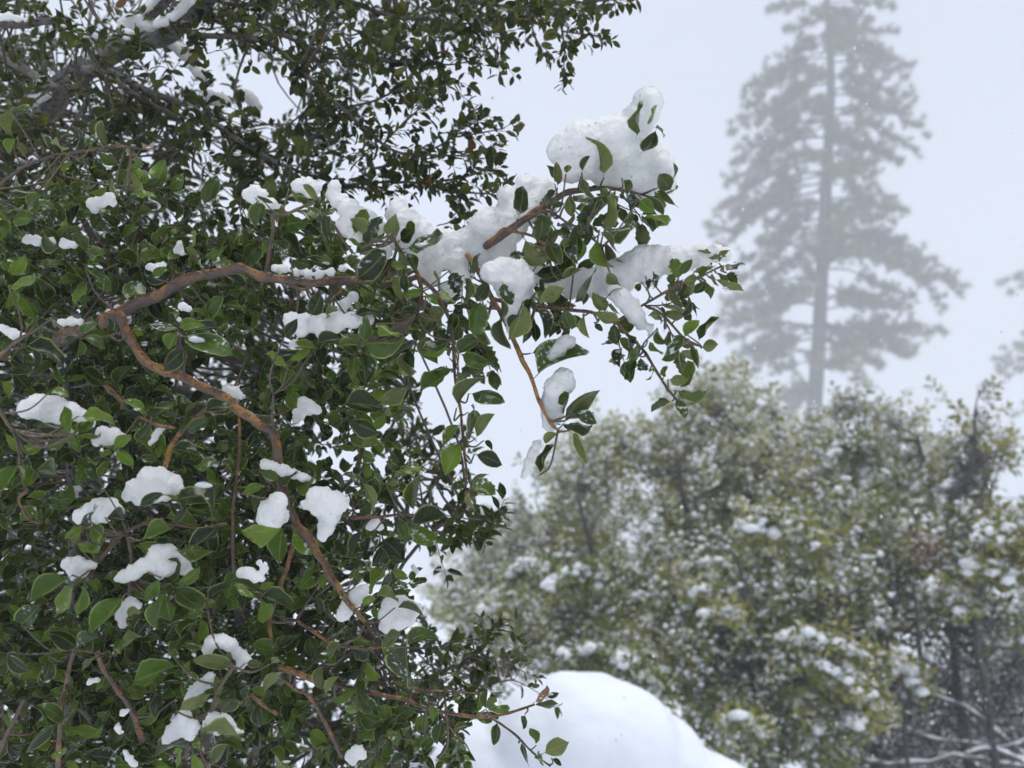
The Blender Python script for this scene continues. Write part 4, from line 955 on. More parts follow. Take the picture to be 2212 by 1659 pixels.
tw = tubes_obj('twigs', OT, M_TWIG_GREY, oak, 4); tw['kind'] = 'stuff'
LIMB_SNOW = [
 ('thick pad of snow in the fork of the grey limb', 2.19, [(262,50,12),(280,42,15),(300,48,17),(322,55,16),(270,62,12),(290,65,13)]),
 ('long strip of snow lying on top of the thick grey limb', 2.15, [(340,52,12),(357,45,12),(372,35,13),(386,24,13),(398,12,13),(408,0,13),(416,-12,13)]),
 ('snow strip on the second upright grey limb', 2.22, [(310,28,9),(320,15,11),(332,2,12),(342,-10,12)]),
 ('snow lying on the dark horizontal limb at the left edge', 1.98, [(0,38,11),(20,36,12),(40,40,11),(58,44,8)]),
 ('small snow pad on a twig below the grey fork', 2.3, [(190,80,10),(205,82,12),(218,80,9)]),
 ('triangular snow patch under the grey fork', 2.3, [(188,120,12),(202,118,13),(212,124,9)]),
 ('snow heap on the dark trunk at the left', 2.55, [(55,228,12),(72,218,14),(90,212,13),(105,205,9)]),
 ('slanting snow streak on a hidden bough right of the fork', 2.6, [(372,95,13),(388,108,15),(402,120,15),(415,118,14),(425,128,10)]),
 ('lower slanting snow streak on the hidden bough', 2.6, [(420,145,14),(432,158,15),(445,170,14),(454,180,9)]),
 ('rounded snow lump on a twig left of the sky gap', 2.45, [(445,200,11),(460,210,15),(478,215,16),(490,222,12)]),
 ('rounded snow lump at the lower edge of the sky gap', 2.45, [(530,205,14),(545,218,16),(555,230,12)]),
 ('faint snow lump among the leaves at the top', 2.5, [(610,55,14),(622,62,15),(632,72,10)]),
 ('small snow pad on the diagonal grey branch', 2.36, [(398,270,6),(410,278,7),(422,284,6)]),
]
snow_lumps([(a_, b_ * KO, c_) for a_, b_, c_ in LIMB_SNOW], 0.0045, M_SNOW, 'snow on the limbs of the oak tree', flat=0.9, amp=0.003, nscale=40)

# ------------------------------------------------------------------ shrub behind the near one, low and wide
shr = empty('oak_shrub', (-0.8, 1.8, 0.0))
tag(shr, 'dense small-leaved oak shrub filling the shade behind the snowy foreground shrub', 'shrub')
SL, ST, SSK = Leaves(), [], Skeleton()
STEMS = [([(100,1750,14),(180,1500,13),(250,1250,11),(300,1000,9),(330,760,6),(340,600,4)],2.6),([(420,1750,14),(470,1450,12),(560,1200,10),(640,980,8),(700,760,5)],2.4),
 ([(700,1750,12),(740,1560,10),(800,1380,8),(860,1180,6),(900,1000,4),(940,930,2.5)],2.3),([(-40,1500,14),(60,1300,12),(160,1020,10),(260,800,8),(420,640,6),(520,560,4)],2.8),
 ([(520,1200,6),(640,1140,6),(760,1040,5),(830,950,4),(870,880,3),(890,850,2)],2.3),([(760,1540,5),(860,1500,5),(960,1460,4),(1040,1450,3),(1110,1440,2)],2.1),([(800,1380,5),(900,1180,4),(1000,1100,3.4),(1060,1135,2.6),(1110,1150,1.6)],1.9),
 ([(830,1180,4),(930,1120,3.6),(975,1145,3),(1005,1190,1.5)],1.95),([(860,1180,4),(900,1080,4),(930,1020,3),(960,970,2)],2.2),([(720,1600,5),(860,1560,5),(980,1480,4),(1010,1420,3),(1020,1390,2)],2.3)]
KS = 0.68
for pts, d in STEMS:
    d *= KS
    a = catmull(np.array([list(P(x, y, d)) + [PX(r, d)] for x, y, r in pts]), 5)
    a[:, :3] += np.array([[mnoise.noise(Vector(q[:3]) * 7 + Vector((k * 9, 0, 0))) for k in range(3)] for q in a]) * 0.02
    tubes_obj('stem', [(a[:, :3], a[:, 3])], M_TWIG_GREY, shr, 7, 0.12); SSK.add(a[:, :3])
SH_POLY = [(-80, 330), (200, 380), (420, 420), (600, 470), (700, 520), (800, 620), (830, 720), (800, 830), (760, 960), (800, 1060), (860, 1130), (840, 1200), (760, 1260), (820, 1420), (900, 1500), (960, 1620), (1000, 1720), (-80, 1740)]
SHH = [(560, 660, 80, 60, .7), (130, 1120, 30, 25, .8), (760, 1250, 60, 50, .95), (350, 700, 40, 40, .4)]
for x, y in sample_poly(SH_POLY, 460, SHH):
    p = P(x, y, R.uniform(1.8, 2.9) * KS)
    grow(SL, ST, p, nrm(rv() - FWD * 0.5 + np.array([0.1, 0, 0.1])), R.uniform(0.06, 0.13), R.randrange(7, 12), R.uniform(0.024, 0.036), 0.0011, face=0.2)
    connect(SSK, ST, p, 0.5, 0.002)
for poly, n, d0, d1 in (([(820, 860), (870, 860), (960, 960), (1010, 990), (990, 1040), (900, 1060), (830, 1020)], 26, 2.0, 2.5),
                        ([(820, 1030), (960, 1040), (1080, 1120), (1110, 1150), (1020, 1160), (960, 1160), (860, 1120)], 26, 1.85, 2.2),
                        ([(880, 1400), (1000, 1380), (1120, 1430), (1140, 1470), (1060, 1500), (950, 1500), (880, 1500)], 34, 1.9, 2.6),
                        ([(760, 1420), (900, 1440), (960, 1560), (900, 1640), (780, 1660)], 24, 1.6, 2.3),
                        ([(800, 600), (900, 600), (930, 680), (880, 720), (820, 720)], 12, 1.8, 2.3)):
    for x, y in sample_poly(poly, n):
        p = P(x, y, R.uniform(d0, d1) * KS)
        grow(SL, ST, p, nrm(rv() + np.array([0.3, -0.2, 0.25])), R.uniform(0.035, 0.085), R.randrange(5, 9), R.uniform(0.021, 0.030), 0.0009, face=0.1)
        connect(SSK, ST, p, 0.35, 0.0016)
SL.emit(shr, [M_LEAF_BACK, M_YOUNG, M_DEADLEAF, M_REDLEAF], 300, lo=True)
tw = tubes_obj('twigs', ST, M_TWIG_GREY, shr, 4); tw['kind'] = 'stuff'
# a deeper mass of leaves, further back in the shade
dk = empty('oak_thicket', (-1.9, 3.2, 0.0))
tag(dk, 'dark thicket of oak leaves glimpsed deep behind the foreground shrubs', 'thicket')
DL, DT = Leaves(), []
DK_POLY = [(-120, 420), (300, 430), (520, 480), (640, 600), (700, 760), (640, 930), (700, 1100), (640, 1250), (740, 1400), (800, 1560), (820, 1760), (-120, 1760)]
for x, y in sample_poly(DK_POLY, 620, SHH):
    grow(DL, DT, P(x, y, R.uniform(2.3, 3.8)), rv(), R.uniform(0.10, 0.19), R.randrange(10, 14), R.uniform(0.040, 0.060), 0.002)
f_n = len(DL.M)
fo = merge('foliage', LO, np.array(DL.w) % len(LO), np.array(DL.M), np.array(DL.r), [M_LEAF_SHADED], dk); fo['kind'] = 'stuff'
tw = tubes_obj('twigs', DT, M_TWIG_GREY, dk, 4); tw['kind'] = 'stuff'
for (x0, y0, x1, y1, d) in ((120, 1900, 200, 700, 2.9), (420, 1900, 380, 620, 2.8), (620, 1900, 540, 700, 3.2), (-60, 1700, 40, 600, 3.1)):
    a = catmull([P(x0, y0, d), P((x0 + x1) / 2 + 40, (y0 + y1) / 2, d), P(x1, y1, d)], 6)
    tubes_obj('stem', [(a, np.linspace(0.032, 0.011, len(a)))], M_STEM, dk, 8, 0.15)

# little crumbs of snow caught all over the leaves
ico = bmesh.new(); bmesh.ops.create_icosphere(ico, subdivisions=1, radius=1.0)
IV = np.array([v.co[:] for v in ico.verts]); IT = np.array([[v.index for v in f.verts] for f in ico.faces], np.int32); ico.free()
def blob(seed, flat):
    rs = np.random.RandomState(seed); v = IV * (1 + 0.35 * (rs.rand(len(IV), 1) - 0.5)); v = v * [1, 1, flat]; return (v, IT, np.zeros((len(v), 2)))
BLOBS = [blob(k, f) for k, f in enumerate((0.75, 0.9, 0.8, 1.0))]
def crumbs(name, Ls, frac, lo, hi, label, skip=0):
    M, w, r = [], [], []
    for L in Ls:
        for i, m in enumerate(L.M):
            n = m[:3, 2]; sz = np.linalg.norm(m[:3, 1])
            if n[2] / np.linalg.norm(n) < 0.45 or R.random() > frac: continue
            for q in range(R.randrange(1, 4)):
                c = m[:3, 3] + m[:3, 1] * R.uniform(0.2, 0.8) + m[:3, 0] * R.uniform(-0.15, 0.15) + n / np.linalg.norm(n) * 0.001
                s = sz * R.uniform(lo, hi)
                a = np.eye(4); th = R.uniform(0, 6.28)
                a[:3, :3] = np.array([[math.cos(th), -math.sin(th), 0], [math.sin(th), math.cos(th), 0], [0, 0, 1]]) * s
                a[:3, 0] *= R.uniform(0.7, 1.5); a[:3, 2] *= 0.5; a[:3, 3] = c
                M.append(a); w.append(R.randrange(4)); r.append(R.random())
    o = merge(name, BLOBS, w, np.array(M), r, [M_SNOW_FAR]); tag(o, label, None, None, 'stuff')
crumbs('snow_crumbs', [NL], 0.14, 0.05, 0.16, 'small crumbs of snow scattered over the near leaves')
crumbs('snow_crumbs', [OL, SL], 0.09, 0.10, 0.26, 'crumbs of snow on the small leaves behind')
crumbs('snow_crumbs', [DL], 0.30, 0.15, 0.4, 'crumbs of snow on the shaded thicket')
#@@FAR
# ------------------------------------------------------------------ bushes in the middle distance
def sprig(seed, n=15, ln=0.20, leaf=0.066):
    rs = np.random.RandomState(seed); V, T = [], []
    for k in range(n):
        t = (k + rs.rand()) / n
        a = k * 2.4 + rs.rand(); el = rs.uniform(-0.1, 0.8)
        d = np.array([math.cos(a) * math.cos(el), math.sin(a) * math.cos(el), math.sin(el)])
        b = np.array([0, 0, t * ln]) + d * 0.012
        s = leaf * rs.uniform(0.7, 1.2)
        side = nrm(np.cross(d, [0, 0, 1.0])); side = nrm(side + rs.normal(size=3) * 0.8)
        up = nrm(np.cross(side, d))
        o_ = len(V)
        V += [b, b + d * s * 0.5 + side * s * 0.27 + up * s * 0.07, b + d * s * 1.0, b + d * s * 0.5 - side * s * 0.27 + up * s * 0.07]
        T += [(o_, o_ + 1, o_ + 2), (o_, o_ + 2, o_ + 3)]
    return (np.array(V), np.array(T, np.int32), np.zeros((len(V), 2)))
SPRIGS = [sprig(k) for k in range(8)]
BUSH_GROUP = 'snow-dusted oak bushes behind the near shrub'
KD = 0.58      # the bushes stand six to nine metres away
def bush(name, label, cat, lobes, mats, stems, snow=0.35, snowclump=0.0, dens=1.0, seed=0, leafs=0.85, dead=None, sprays=()):
    """lobes: (x, y, rx, ry, depth) in photo units; each lobe is an ellipsoid of sprigs with its real depth"""
    rs = np.random.RandomState(seed)
    lobes = [(a_, b_, c_, d_, e_ * KD) for a_, b_, c_, d_, e_ in lobes]; stems = [(p_, e_ * KD - 0.3) for p_, e_ in stems]
    mats = tuple(mats); bx = lobes[0][0]; bd = lobes[0][4]
    g0 = P(bx, 1500, bd); gz = ground_h(g0[0], g0[1])
    root = empty(name, (g0[0], g0[1], gz)); tag(root, label, cat, BUSH_GROUP)
    M, w, r, mi, SM, sw, sr = [], [], [], [], [], [], []
    tips = []
    for (x, y, rx, ry, d) in lobes:
        c = P(x, y, d); ax, az = PX(rx, d), PX(ry, d); ay = min(ax, az) * 0.9
        n = int(dens * 350 * (ax * az) / (0.5 * 0.5) + 12)
        sh = rs.rand(3) * 50
        for k in range(n):
            v = rs.normal(size=3); v /= np.linalg.norm(v); rad = rs.uniform(0.2, 1.0) ** 0.55 * (1 + (0.42 * rs.rand() if rs.rand() < 0.10 else 0))
            q = c + np.array([v[0] * ax, v[1] * ay, v[2] * az]) * rad
            nz_ = mnoise.noise(Vector(q * 2.6 + sh)); nz2 = mnoise.noise(Vector(q * 6.2 + sh))
            if nz_ + 0.75 * nz2 < -0.10 + (0.1 if rad < 0.7 else 0): continue                      # gaps between the clumps
            q = q + np.array([0, 0, 0.22 * max(ax, az) * nz2 * (1 if rad > .8 else 0)])
            d_ = nrm(v * 0.6 + np.array([0, 0, 0.75]) + rs.normal(size=3) * 0.45)
            s = rs.uniform(0.75, 1.25) * leafs
            xx = nrm(np.cross(d_, rs.normal(size=3))); yy = np.cross(d_, xx)
            m = np.eye(4); m[:3, 0] = xx * s; m[:3, 1] = yy * s; m[:3, 2] = d_ * s; m[:3, 3] = q
            M.append(m); w.append(rs.randint(8)); r.append(np.clip(0.5 + 0.9 * nz_ + 0.3 * rs.normal(), 0, 1))
            mi.append(rs.choice(len(mats), p=[0.60, 0.31, 0.09] if len(mats) == 3 else None))
            tips.append(q)
            upness = 0.5 + 0.5 * v[2] * rad
            pr = snow * (0.35 + upness) * (1 + 1.2 * mnoise.noise(Vector(q * 4.0 + sh + 9)))
            if rad > 0.5 and rs.rand() < pr * 1.5:
                for _ in range(rs.randint(3, 9)):
                    a = np.eye(4); th = rs.rand() * 6.28; ss = rs.uniform(0.007, 0.027) * leafs
                    a[:3, :3] = np.array([[math.cos(th) * 1.15, -math.sin(th), 0], [math.sin(th) * 1.15, math.cos(th), 0], [0, 0, 1.0]]) * ss
                    a[:3, 3] = q + d_ * s * rs.uniform(0.03, 0.2) + rs.normal(size=3) * 0.028 + [0, 0, 0.008]
                    SM.append(a); sw.append(rs.randint(4)); sr.append(rs.rand())
            if snowclump and rad > 0.5 and rs.rand() < snowclump * upness * 0.6:
                dirv = nrm(rs.normal(size=3) * [1, 1, 0.2] + [0.5, 0, -0.35])
                for k2 in range(rs.randint(4, 10)):
                    a = np.eye(4); ss = rs.uniform(0.020, 0.046)
                    a[:3, :3] = np.diag([1.25, 1.1, 0.9]) * ss
                    a[:3, 3] = q + dirv * 0.036 * k2 + rs.normal(size=3) * 0.012 + [0, 0, 0.02]
                    SM.append(a); sw.append(rs.randint(4)); sr.append(rs.rand())
    if dead:
        dm = []
        for k in range(10):
            m = np.eye(4); d_ = rv(); xx = nrm(np.cross(d_, rv())); yy = np.cross(d_, xx)
            m[:3, 0] = xx * .55; m[:3, 1] = yy * .55; m[:3, 2] = d_ * .55; m[:3, 3] = P(dead[0] + R.uniform(-26, 26), dead[1] + R.uniform(-10, 10), dead[2] * KD); dm.append(m)
        ds = merge('dead_spray', SPRIGS, [k % 8 for k in range(10)], np.array(dm), [R.random() for k in dm], [M_BUSH[3]], root); ds['label'] = 'rusty brown dead spray'
    for (x0, y0, x1, y1, wd, n_, d) in sprays:      # boughs bowed down under a crust of snow
        for k in range(n_):
            t = rs.rand(); yy0 = rs.normal() * wd * 0.4
            q = P(x0 + (x1 - x0) * t + rs.normal() * 4, y0 + (y1 - y0) * t - 14 * math.sin(PI * t) + yy0, d - 0.22 + rs.normal() * 0.05)
            a = np.eye(4); ss = rs.uniform(0.018, 0.040); a[:3, :3] = np.diag([1.25, 1.1, 0.85]) * ss; a[:3, 3] = q + [0, 0, 0.02]
            SM.append(a); sw.append(rs.randint(4)); sr.append(rs.rand())
            if k % 2 == 0:
                d_ = nrm(np.array([0.5, -0.4, 0.1]) + rs.normal(size=3) * 0.5); xx = nrm(np.cross(d_, rs.normal(size=3))); yy = np.cross(d_, xx)
                m = np.eye(4); m[:3, 0] = xx * .8; m[:3, 1] = yy * .8; m[:3, 2] = d_ * .8; m[:3, 3] = q - d_ * 0.06
                M.append(m); w.append(rs.randint(8)); r.append(rs.rand()); mi.append(1)
    f = merge('foliage', SPRIGS, w, np.array(M), r, [M_BUSH[k] for k in mats], root, mi); f['kind'] = 'stuff'
    s_ = merge('snow_cover', BLOBS, sw, np.array(SM), sr, [M_SNOW_FAR], root); s_['kind'] = 'stuff'
    # stems: hand-traced ones, then limbs reaching into the crown
    sk = Skeleton()
    for k, (pts, d) in enumerate(stems):
        q = [P(x, y, d) for x, y, _ in pts]; rr = [PX(z, d) * 0.65 for _, _, z in pts]
        base = q[0].copy(); base[2] = min(ground_h(base[0], base[1]) - 0.1, base[2]); base[0] += 0.2 * (rs.rand() - .5)
        q = [base] + q; rr = [rr[0] * 1.15] + rr
        a = catmull(np.column_stack([np.array(q), rr]), 5)
        a[:, :3] += np.array([[mnoise.noise(Vector(u[:3]) * 2.5 + Vector((j * 9, 0, 0))) for j in range(3)] for u in a]) * 0.06
        tubes_obj('trunk' if k == 0 else 'stem', [(a[:, :3], a[:, 3])], M_STEM, root, 8, 0.15); sk.add(a[:, :3])
    lim = []
    if sk.p:
        for q in [tips[i] for i in rs.choice(len(tips), min(len(tips), 90), replace=False)]:
            b, dd = sk.nearest(q)
            m_ = (b + q) / 2 + rs.normal(size=3) * 0.08 * dd + [0, 0, -0.08 * dd]
            c_ = catmull([b, m_, q], 4); lim.append((c_, np.linspace(0.005 + 0.005 * dd, 0.0025, len(c_))))
        t_ = tubes_obj('twigs', lim, M_STEM, root, 5); t_['kind'] = 'stuff'
    return root

OLV, GRN, YEL, FRO = 0, 1, 2, 4
bush('oak_bush', 'large olive bush with a broad crown, left of the foot of the tall pine', 'bush',
     [(1400,1110,190,160,11.5),(1560,960,150,150,11.8),(1300,1080,120,120,11.2),(1240,1010,80,60,11.2),(1600,1130,170,190,11.2),(1350,960,70,50,11.6),(1530,840,50,40,12),(1480,900,70,50,12)],
     (FRO, OLV, YEL), [([(1500,1480,13),(1490,1300,11),(1482,1100,9),(1478,1000,7),(1480,950,4)],11.3),([(1340,1500,12),(1310,1260,10),(1280,1190,9),(1255,1130,8),(1250,1060,6)],11),([(1560,1450,10),(1600,1200,8),(1620,1000,6),(1560,880,4)],11.6)],
     snow=0.42, snowclump=0.01, seed=1)
bush('oak_bush', 'frosted yellowish-green bush whose top hides the foot of the tall pine', 'bush',
     [(1690,985,115,85,12.2),(1655,850,42,38,12.3),(1740,1070,140,120,12),(1605,835,40,40,12.6)],
     (FRO, YEL, OLV), [([(1720,1450,12),(1705,1200,10),(1690,1000,7),(1680,900,4)],12.1)], snow=0.40, snowclump=0.012, seed=2)
bush('oak_bush', 'pale snow-laden bush between the pine trunk and the tall thin bush', 'bush',
     [(1880,975,105,70,12.5),(1850,905,45,30,12.6),(1800,900,25,30,12.6),(1945,915,45,35,12.6),(2010,990,40,40,12.5),(1950,1060,130,110,12),(1860,1120,120,110,11.8)],
     (FRO, GRN, OLV), [([(2040,1250,10),(2015,1040,9),(1990,980,8),(1975,943,6)],11.9),([(1870,1300,9),(1880,1100,7),(1870,980,4)],12)], snow=0.75, snowclump=0.05, seed=3, sprays=((1800,985,1880,975,22,110,6.5),(1790,1140,1880,1090,26,120,6.4),(1860,1040,1940,1060,20,60,6.5)))
bush('oak_bush', 'tall thin bush with an open crown and a visible dark stem by the right edge', 'bush',
     [(2105,895,40,55,10.5),(2062,900,22,30,10.5),(2090,985,60,55,10.5),(2140,985,35,45,10.5),(2060,1090,80,70,10.4),(2130,1100,60,70,10.4)],
     (OLV, FRO, YEL), [([(2055,1300,13),(2066,1090,12),(2098,1040,9),(2108,986,7),(2102,890,4),(2105,850,2)],10.4)], snow=0.5, snowclump=0.03, dens=0.6, seed=4)
bush('oak_bush', 'wide low dark green bush with bowed snow-crusted sprays, right of the snow mound', 'bush',
     [(1720,1340,190,160,9.2),(1580,1330,170,170,9.5),(1830,1230,150,150,9.6),(1500,1400,120,110,9.3),(1680,1520,170,130,8.8),(1560,1520,90,80,9.0),(1800,1430,120,130,9.0),(1420,1300,120,110,9.8),(1640,1620,170,80,8.5),(1800,1580,90,90,8.7),(1560,1640,120,60,8.3)],
     (GRN, OLV, YEL), [([(1640,1640,12),(1630,1450,10),(1600,1300,8),(1580,1200,5)],9.2),([(1780,1640,10),(1790,1450,8),(1830,1300,6)],9.2)], snow=0.30, snowclump=0.04, seed=5, sprays=((1600,1150,1760,1180,26,120,4.95),(1640,1120,1740,1150,18,60,5.0),(1698,1380,1890,1445,17,130,4.75),(1745,1430,1890,1520,20,130,4.7),(1520,1330,1600,1345,10,30,4.9),(1500,1290,1540,1300,8,20,5.0),(1560,1560,1640,1590,12,40,4.6)))
bush('oak_bush', 'snow-crusted dark bush at the right edge above the bare brushwood', 'bush',
     [(2110,1270,140,110,9.4),(1990,1260,120,110,9.8),(2180,1180,80,90,9.5),(1960,1370,100,80,9.4),(2160,1380,90,50,9.0)],
     (GRN, OLV, YEL), [([(2130,1560,12),(2112,1400,11),(2108,1310,9),(2130,1200,6)],9.2),([(1950,1580,8),(1975,1400,7),(1990,1260,5)],9.2)], snow=0.5, snowclump=0.05, seed=6, dead=(1993, 1183, 9.0), sprays=((2110,1160,2225,1200,34,170,4.95),(2090,1230,2200,1260,20,60,4.9),(1930,1440,1990,1500,26,60,5.2),(2010,1270,2080,1330,20,50,5.0)))
bush('oak_bush', 'hazy grey-green bush left of the big olive one, half behind the near leaves', 'bush',
     [(1120,1200,130,90,13.5),(1190,1110,90,70,13.5),(1050,1290,110,80,13.0),(1180,1290,130,100,12.4),(985,1330,60,50,13.2),(1250,1180,90,80,12.6)],
     (FRO, GRN, OLV), [([(1200,1480,12),(1190,1300,9),(1180,1150,6)],12.6)], snow=0.5, snowclump=0.03, seed=7)
bush('oak_bush', 'low shaded bush behind the snow mound with a white frosted top', 'bush',
     [(1220,1400,150,90,10.0),(1330,1440,110,60,8.6),(1080,1400,110,80,10.5),(1440,1470,70,60,8.4),(1260,1300,120,80,10.2),(1380,1380,90,80,9.4)],
     (OLV, GRN, YEL), [([(1260,1560,11),(1250,1420,9),(1240,1320,6)],10)], snow=0.34, snowclump=0.05, seed=8, sprays=((1212,1430,1330,1425,14,90,4.75),(1330,1430,1420,1500,14,70,4.5),(1185,1270,1300,1260,22,110,5.3),(1100,1250,1180,1240,16,60,5.6)))
bush('oak_bush', 'distant snow-filled thicket behind all the other bushes', 'bush',
     [(1800,1170,300,110,15.0),(1450,1190,260,100,15.0),(2130,1240,180,100,14.5),(1150,1330,250,100,15.0),(1700,1300,400,150,14.0)],
     (GRN, OLV, YEL), [([(1800,1400,8),(1790,1200,6),(1780,1050,4)],14.5)], snow=0.6, snowclump=0.02, dens=0.45, seed=9)

# ------------------------------------------------------------------ pines
def tuft(seed, n=42, ln=0.30):
    rs = np.random.RandomState(seed); V, T = [], []
    for k in range(n):
        d = rs.normal(size=3); d[2] = abs(d[2]) * 0.9 + 0.1; d /= np.linalg.norm(d)
        s = nrm(np.cross(d, rs.normal(size=3))) * 0.0085
        b = np.array([0, 0, rs.uniform(-0.06, 0.06)]); e = b + d * ln * rs.uniform(0.7, 1.1)
        o_ = len(V); V += [b - s, b + s, e]; T.append((o_, o_ + 1, o_ + 2))
    return (np.array(V), np.array(T, np.int32), np.zeros((len(V), 2)))
TUFTS = [tuft(k) for k in range(6)]
def pine(label, trunk, depth, br, extra, seed, ymin, ymax, wfun, tn=1.0):
    rs = np.random.RandomState(seed); ps = depth / 40.0
    tp = [P(x, y, depth) for x, y, _ in trunk]; tr = [PX(r, depth) for _, _, r in trunk]
    b = tp[0].copy(); b[2] = ground_h(b[0], b[1]) - 0.2
    root = empty('pine_tree', (b[0], b[1], b[2] + 0.2)); tag(root, label, 'tree', 'tall pines standing in the fog')
    a = catmull(np.column_stack([np.array([b] + tp), [tr[0] * 1.2] + tr]), 6); a[:, 3] *= 0.84
    tubes_obj('trunk', [(a[:, :3], a[:, 3])], M_PINEBARK, root, 12, 0.08)
    tx = [t[0] for t in trunk]; ty = [t[1] for t in trunk]
    def at(y): return np.interp(y, ty[::-1], tx[::-1])
    lst = []
    for (y0, x1, y1, arch) in br:
        s = P(at(y0), y0, depth); e = P(x1, y1, depth + rs.uniform(-0.8, 0.8) * ps); lst.append((s, e, arch))
    for k in range(extra):
        y0 = ymin + (ymax - ymin) * (k + rs.rand()) / extra
        s = P(at(y0), y0, depth); ln = PX(wfun(y0), depth) * rs.uniform(0.55, 0.95)
        az = rs.choice([PI / 2, -PI / 2]) + rs.normal() * 0.75
        e = s + np.array([math.cos(az), math.sin(az), rs.uniform(-0.45, 0.05)]) * ln
        lst.append((s, e, rs.uniform(0.05, 0.2)))
    for s, e, arch in lst:
        L = np.linalg.norm(e - s); h = nrm((e - s) * [1, 1, 0])
        mid = (s + e) / 2 + np.array([0, 0, arch * L]) + rs.normal(size=3) * 0.05 * L
        c = catmull([s, s * 0.68 + e * 0.32 + np.array([0, 0, arch * L * 0.8]), mid * 0.75 + e * 0.25, e], 6)
        tb = [(c, np.linspace(0.022 * ps + 0.010 * L, 0.010 * ps, len(c)))]
        M, w, r = [], [], []
        def put(q, d_, sc):
            d_ = nrm(d_ + np.array([0, 0, 0.35]) + rs.normal(size=3) * 0.3); xx = nrm(np.cross(d_, rs.normal(size=3))); yy = np.cross(d_, xx)
            m = np.eye(4); sc *= ps; m[:3, 0] = xx * sc; m[:3, 1] = yy * sc; m[:3, 2] = d_ * sc; m[:3, 3] = q
            M.append(m); w.append(rs.randint(6)); r.append(np.clip(rs.normal(0.5, 0.25), 0, 1))
        t0 = rs.uniform(0.1, 0.42)
        nside = int((6 + L * 4.4 / ps) * tn)
        for k in range(nside):
            t = t0 + (1 - t0) * (k + rs.rand()) / nside
            f = t * (len(c) - 1); i = min(int(f), len(c) - 2); q = c[i] + (c[i + 1] - c[i]) * (f - i)
            td = nrm(c[i + 1] - c[i]); sd_ = nrm(np.cross(td, [0, 0, 1.0])) * rs.choice([-1, 1])
            d_ = nrm(td * rs.uniform(0.2, 1.0) + sd_ * rs.uniform(0.0, 0.9) + np.array([0, 0, rs.uniform(-0.75, 0.85)]))
            ls = ps * rs.uniform(0.25, 0.75) * (0.5 + 0.5 * L / ps / 3) * (1.15 - 0.55 * t)
            e2 = q + d_ * ls + np.array([0, 0, 0.12 * ls])
            tb.append((np.array([q, (q + e2) / 2 + [0, 0, -0.04 * ls], e2]), np.array([0.014, 0.010, 0.007]) * ps))
            m_ = max(2, int(ls / ps / 0.12))
            for j in range(m_): put(q + (e2 - q) * ((j + 0.7) / m_) + rs.normal(size=3) * 0.06 * ps, d_, rs.uniform(0.8, 1.3))
        put(e, nrm(e - mid), 1.2); put(e + rs.normal(size=3) * .08, nrm(e - mid), 1.1)
        o = tubes_obj('branch', tb, M_PINEBARK, root, 4)
        nd_ = merge('needles', TUFTS, w, np.array(M), r, [M_NEEDLE], o); nd_['kind'] = 'stuff'
    return root
PB = [(20,1662,22,.1),(40,1700,62,.05),(70,1690,135,.1),(95,1720,120,.1),(110,1645,185,.1),(125,1612,196,.15),(150,1618,228,.15),(165,1680,245,.1),(180,1640,262,.12),(215,1578,285,.12),(230,1598,315,.12),(260,1586,350,.15),(270,1640,360,.1),(295,1573,403,.15),(320,1600,430,.12),
      (345,1562,442,.12),(370,1540,503,.14),(375,1590,490,.12),(395,1620,470,.1),(410,1555,540,.12),(440,1640,520,.2),(450,1660,545,.2),(470,1600,565,.1),(500,1600,600,.1),(520,1660,600,.06),(560,1620,640,.08),(600,1570,655,.1),(640,1548,715,.12),(655,1600,700,.1),(660,1565,680,.1),
      (700,1600,770,.1),(720,1640,760,.08),(760,1600,800,.1),(780,1680,800,.06),(830,1690,852,.04),
      (5,1925,14,.05),(30,1880,40,.05),(55,1935,66,.05),(75,1890,105,.05),(100,1910,120,.1),(120,1968,145,.1),(135,1955,168,.12),(160,1920,200,.1),(172,1972,218,.2),(190,1900,240,.15),(205,1960,246,.1),(240,2003,292,.2),(250,1930,300,.2),(268,1975,322,.15),(300,1900,330,.1),(310,1945,347,.1),
      (330,1880,370,.08),(365,1935,445,.25),(366,1885,500,.35),(400,1880,420,.12),(430,1950,452,.08),(445,1930,482,.08),(470,1900,520,.05),(510,1945,530,.08),(530,2060,610,.2),(545,2072,630,.2),(550,2000,600,.15),(560,2040,660,.2),(580,1970,640,.1),(610,1900,680,.06),(640,1920,650,.04),
      (700,2033,716,-.03),(705,1980,705,-.02),(708,1975,755,.02),(715,1940,740,.0),(725,1900,790,.05),(735,1960,770,.03)]
pine('tall fog-veiled pine rising above the olive bush on the right', [(1752,990,21),(1758,890,20),(1768,750,18),(1775,600,16.5),(1782,450,15),(1790,300,12.5),(1795,170,10),(1790,60,8),(1785,-20,6),(1783,-70,4),(1780,-110,2)],
     64, PB + [(-20,1700,-30,.1),(-40,1880,-30,.1),(-60,1720,-70,.1),(-80,1850,-75,.1),(-90,1750,-95,.1),(-95,1820,-100,.1)], 50, 3, -90, 850, lambda y: 70 + max(0, y + 180) / 900 * 150)
pine('partly seen pine at the right edge of the picture', [(2330,1060,22),(2335,900,20),(2340,700,17),(2345,500,13),(2350,300,9),(2352,100,4)],
     66, [(560,2160,612,.1),(575,2185,630,.1),(590,2200,600,.1),(690,2195,745,.05),(730,2152,775,.08),(745,2162,800,.08),(760,2180,815,.05),(770,2160,790,.06),(480,2230,540,.1),(640,2240,690,.1),(820,2190,900,.1),(540,2500,600,.1),(700,2520,740,.1),(430,2470,480,.1),(300,2270,340,.1),(250,2440,300,.1)],
     5, 8, 150, 850, lambda y: 60 + y / 900 * 130, 0.36)

